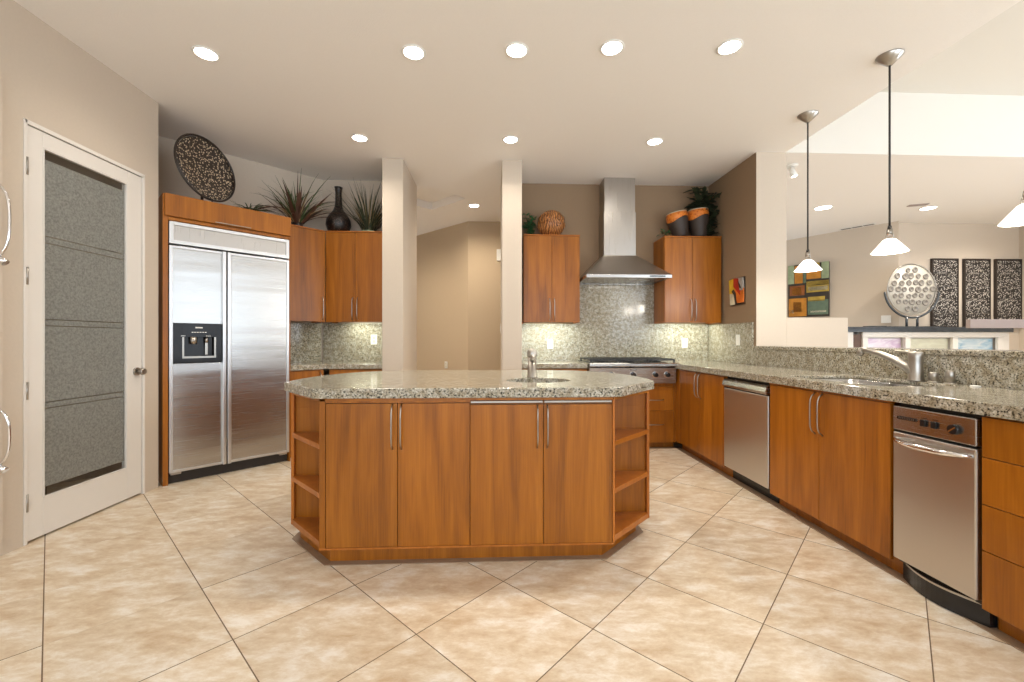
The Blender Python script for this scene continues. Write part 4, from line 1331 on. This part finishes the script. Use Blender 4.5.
# ================================================================ FAR ROOM
da = math.degrees(math.atan2(-1.24, 0.81))      # direction of the angled wall
t = thing('abstract_painting', 'abstract painting of amber, grey and green blocks on the far angled wall', 'painting', (5.50, 7.67, 0), da)
ln = 0.64
B().box(0.0, ln, -0.035, -0.004, 1.585, 2.54, 0.002).out('canvas', 'charcoal', t)
q = B()
for (x0, x1, z0, z1, mt) in ((0.0, 0.10, 2.2, 2.54, 'sage'), (0.11, 0.24, 2.2, 2.52, 'amber'), (0.25, 0.29, 2.2, 2.54, 'teal'), (0.30, 0.52, 2.26, 2.44, 'amber'), (0.30, 0.5, 2.44, 2.54, 'ochre'), (0.53, ln, 2.25, 2.54, 'sage'),
                             (0.03, 0.27, 1.98, 2.16, 'rust'), (0.07, 0.22, 2.0, 2.13, 'amber'), (0.30, ln, 2.02, 2.22, 'ochre'), (0.33, 0.62, 2.05, 2.12, 'cream'), (0.31, ln, 2.14, 2.24, 'charcoal'),
                             (0.015, 0.30, 1.60, 1.93, 'amber'), (0.09, 0.22, 1.68, 1.86, 'rust'), (0.32, 0.63, 1.62, 1.88, 'teal'), (0.32, 0.58, 1.86, 1.94, 'ochre'), (0.36, 0.6, 1.66, 1.69, 'cream'), (0.02, 0.1, 1.66, 1.72, 'cream')):
    q.box(x0, x1, -0.039, -0.034, z0, z1, 0, mt)
q.out('paint_blocks', 'amber', t)
t = thing('wall_switch', 'white double switch on the far angled wall beside the disc sculpture', 'light switch', (6.26, 6.50, 1.50), da)
p = B().box(-0.06, 0.06, -0.012, -0.002, -0.06, 0.06, 0.002).out('cover_plate', 'plate', t)
for x in (-0.025, 0.025):
    B().box(x - 0.012, x + 0.012, -0.016, -0.012, -0.03, 0.03, 0.001).out('rocker', 'plate', p)

# console
t = thing('stone_top_console', 'white console with a dark stone top and three pale panels, beyond the bar', 'console', (6.4, 5.95, 0))
B().box(-1.25, 1.30, 0.0, 0.42, 1.285, 1.36, 0.004).out('stone_top', 'stone', t)
q = B().box(-0.995, 1.175, 0.03, 0.07, 1.205, 1.283, 0.003)
for x in (-0.955, -0.304, 0.43, 1.135):
    q.box(x - 0.04, x + 0.04, 0.03, 0.07, 0.1, 1.205, 0.003)
q.box(-0.995, 1.175, 0.03, 0.07, 0.0, 0.1, 0.003).box(-0.995, 1.175, 0.12, 0.40, 0.0, 1.283)
q.out('frame', 'white', t)
for i, (x, hw) in enumerate(((-0.63, 0.283), (0.063, 0.325), (0.782, 0.31))):
    B().box(x - hw, x + hw, 0.10, 0.118, 0.102, 1.19).out('pale_panel', 'wash%d' % i, t)  # pale two-tone panel at the back of each bay
B().box(-1.235, -1.13, 0.04, 0.40, 0.0, 1.283, 0.003).out('end_panel', 'white', t)
B().box(-1.128, -1.0, 0.05, 0.40, 0.0, 1.25, 0.003).out('end_post', 'consolebrown', t)
B().box(1.18, 1.28, 0.04, 0.40, 0.0, 1.283, 0.003).out('end_panel', 'white', t)
o = B().box(5.60, 5.84, 6.05, 6.2, 1.362, 1.378, 0.003).out('remote_tray', 'black')
tag(o, 'small flat black tray on the console, left of the disc sculpture', 'tray')

# disc sculpture
t = thing('disc_sculpture', 'round sculpture of pale shell rings in a curved metal stand on the console', 'sculpture', (6.33, 6.15, 1.361))
rc = 0.385
zc_ = 0.575
q = B().tube([(rc * math.cos(2 * PI * i / 48), 0, zc_ + rc * math.sin(2 * PI * i / 48)) for i in range(49)], 0.007, 6)
q.out('wire_ring', 'nickel', t)
q = B().tube([(0.43 * math.cos(a), 0.0, zc_ + 0.43 * math.sin(a)) for a in [math.radians(186 + 168 * i / 30) for i in range(31)]], 0.016, 8)
st = q.out('curved_stand', 'stone', t)
for x in (-0.085, 0.085):
    B().cyl((x, 0, 0.01), (x, 0, zc_ - 0.42), 0.016, seg=12).out('post', 'stone', t)
B().box(-0.42, 0.42, -0.07, 0.07, 0.0, 0.012, 0.003).out('base_plate', 'stone', t)
B().lathe([(0.0, -0.002), (rc - 0.005, -0.002), (rc - 0.005, 0.002), (0.0, 0.002)], seg=48).xf(Matrix.Translation((0, 0.012, zc_)) @ Matrix.Rotation(PI / 2, 4, 'X')).out('backing_mesh', 'shell', t)
pts = []
for r_i in range(-3, 4):
    for c_i in range(-4, 4):
        x = (c_i + (0.5 if r_i % 2 else 0.0)) * 0.108 + random.uniform(-0.012, 0.012)
        z = r_i * 0.098 + random.uniform(-0.008, 0.008)
        rad = random.uniform(0.036, 0.05)
        if math.hypot(x, z) + rad < rc - 0.004:
            pts.append((x, z, rad))
for x, z, rad in pts:
    q = B()
    mtx = Matrix.Translation((x, 0.004, zc_ + z)) @ Matrix.Rotation(PI / 2, 4, 'X')
    q.lathe([(rad, 0), (rad, 0.006), (rad * 0.72, 0.012), (rad * 0.66, 0.006), (rad * 0.4, 0.01), (rad * 0.3, 0.004), (0.0, 0.004)], seg=18)
    q.xf(mtx).out('shell_disc', 'smoke', t)

# three pierced panels
for i, (x0, lab) in enumerate(((6.975, 'leftmost pierced metal wall panel, behind the disc sculpture'), (7.515, 'middle pierced metal wall panel on the far wall'), (8.045, 'rightmost pierced metal wall panel on the far wall'))):
    t = thing('metal_wall_panel', lab, 'wall art', (x0 + 0.235, 6.46, 1.36), 0, 'pierced metal wall panels')
    B().box(-0.22, -0.2, -0.004, 0.036, 0, 1.11, 0.002).box(0.2, 0.22, -0.004, 0.036, 0, 1.11, 0.002).box(-0.2, 0.2, -0.004, 0.036, 0, 0.025).box(-0.2, 0.2, -0.004, 0.036, 1.085, 1.11).out('frame', 'charger', t)
    for k in range(5):
        B().box(-0.198, 0.198, 0.0, 0.02, 0.028 + k * 0.2115, 0.028 + k * 0.2115 + 0.206, 0.002).out('pierced_tile', 'screen', t)
# taupe ledge returning from the right
struct('trim_4', B().box(5.9, 8.5, 5.0, 5.05, 1.315, 1.425, 0.004), 'ledge')
# ceiling vents in far room
t = thing('ceiling_vent', 'dark slotted air vent where the far ceiling meets the angled wall', 'vent', (5.98, 6.72, H - 0.002), da)
B().box(-0.24, 0.24, -0.04, 0.04, -0.01, 0, 0.002).out('frame', 'plate', t)
q = B()
for i in range(3):
    q.box(-0.22 + i * 0.15, -0.085 + i * 0.15, -0.028, 0.028, -0.013, -0.01)
q.out('slots', 'black', t)
o = B().box(-0.11, 0.11, -0.04, 0.04, -0.008, 0, 0.002).out('ceiling_vent', 'ledge')
o.location = (5.87, 5.62, H - 0.002)
o.rotation_euler = (0, 0, math.radians(-20))
tag(o, 'small taupe ceiling vent beside the far recessed light', 'vent')
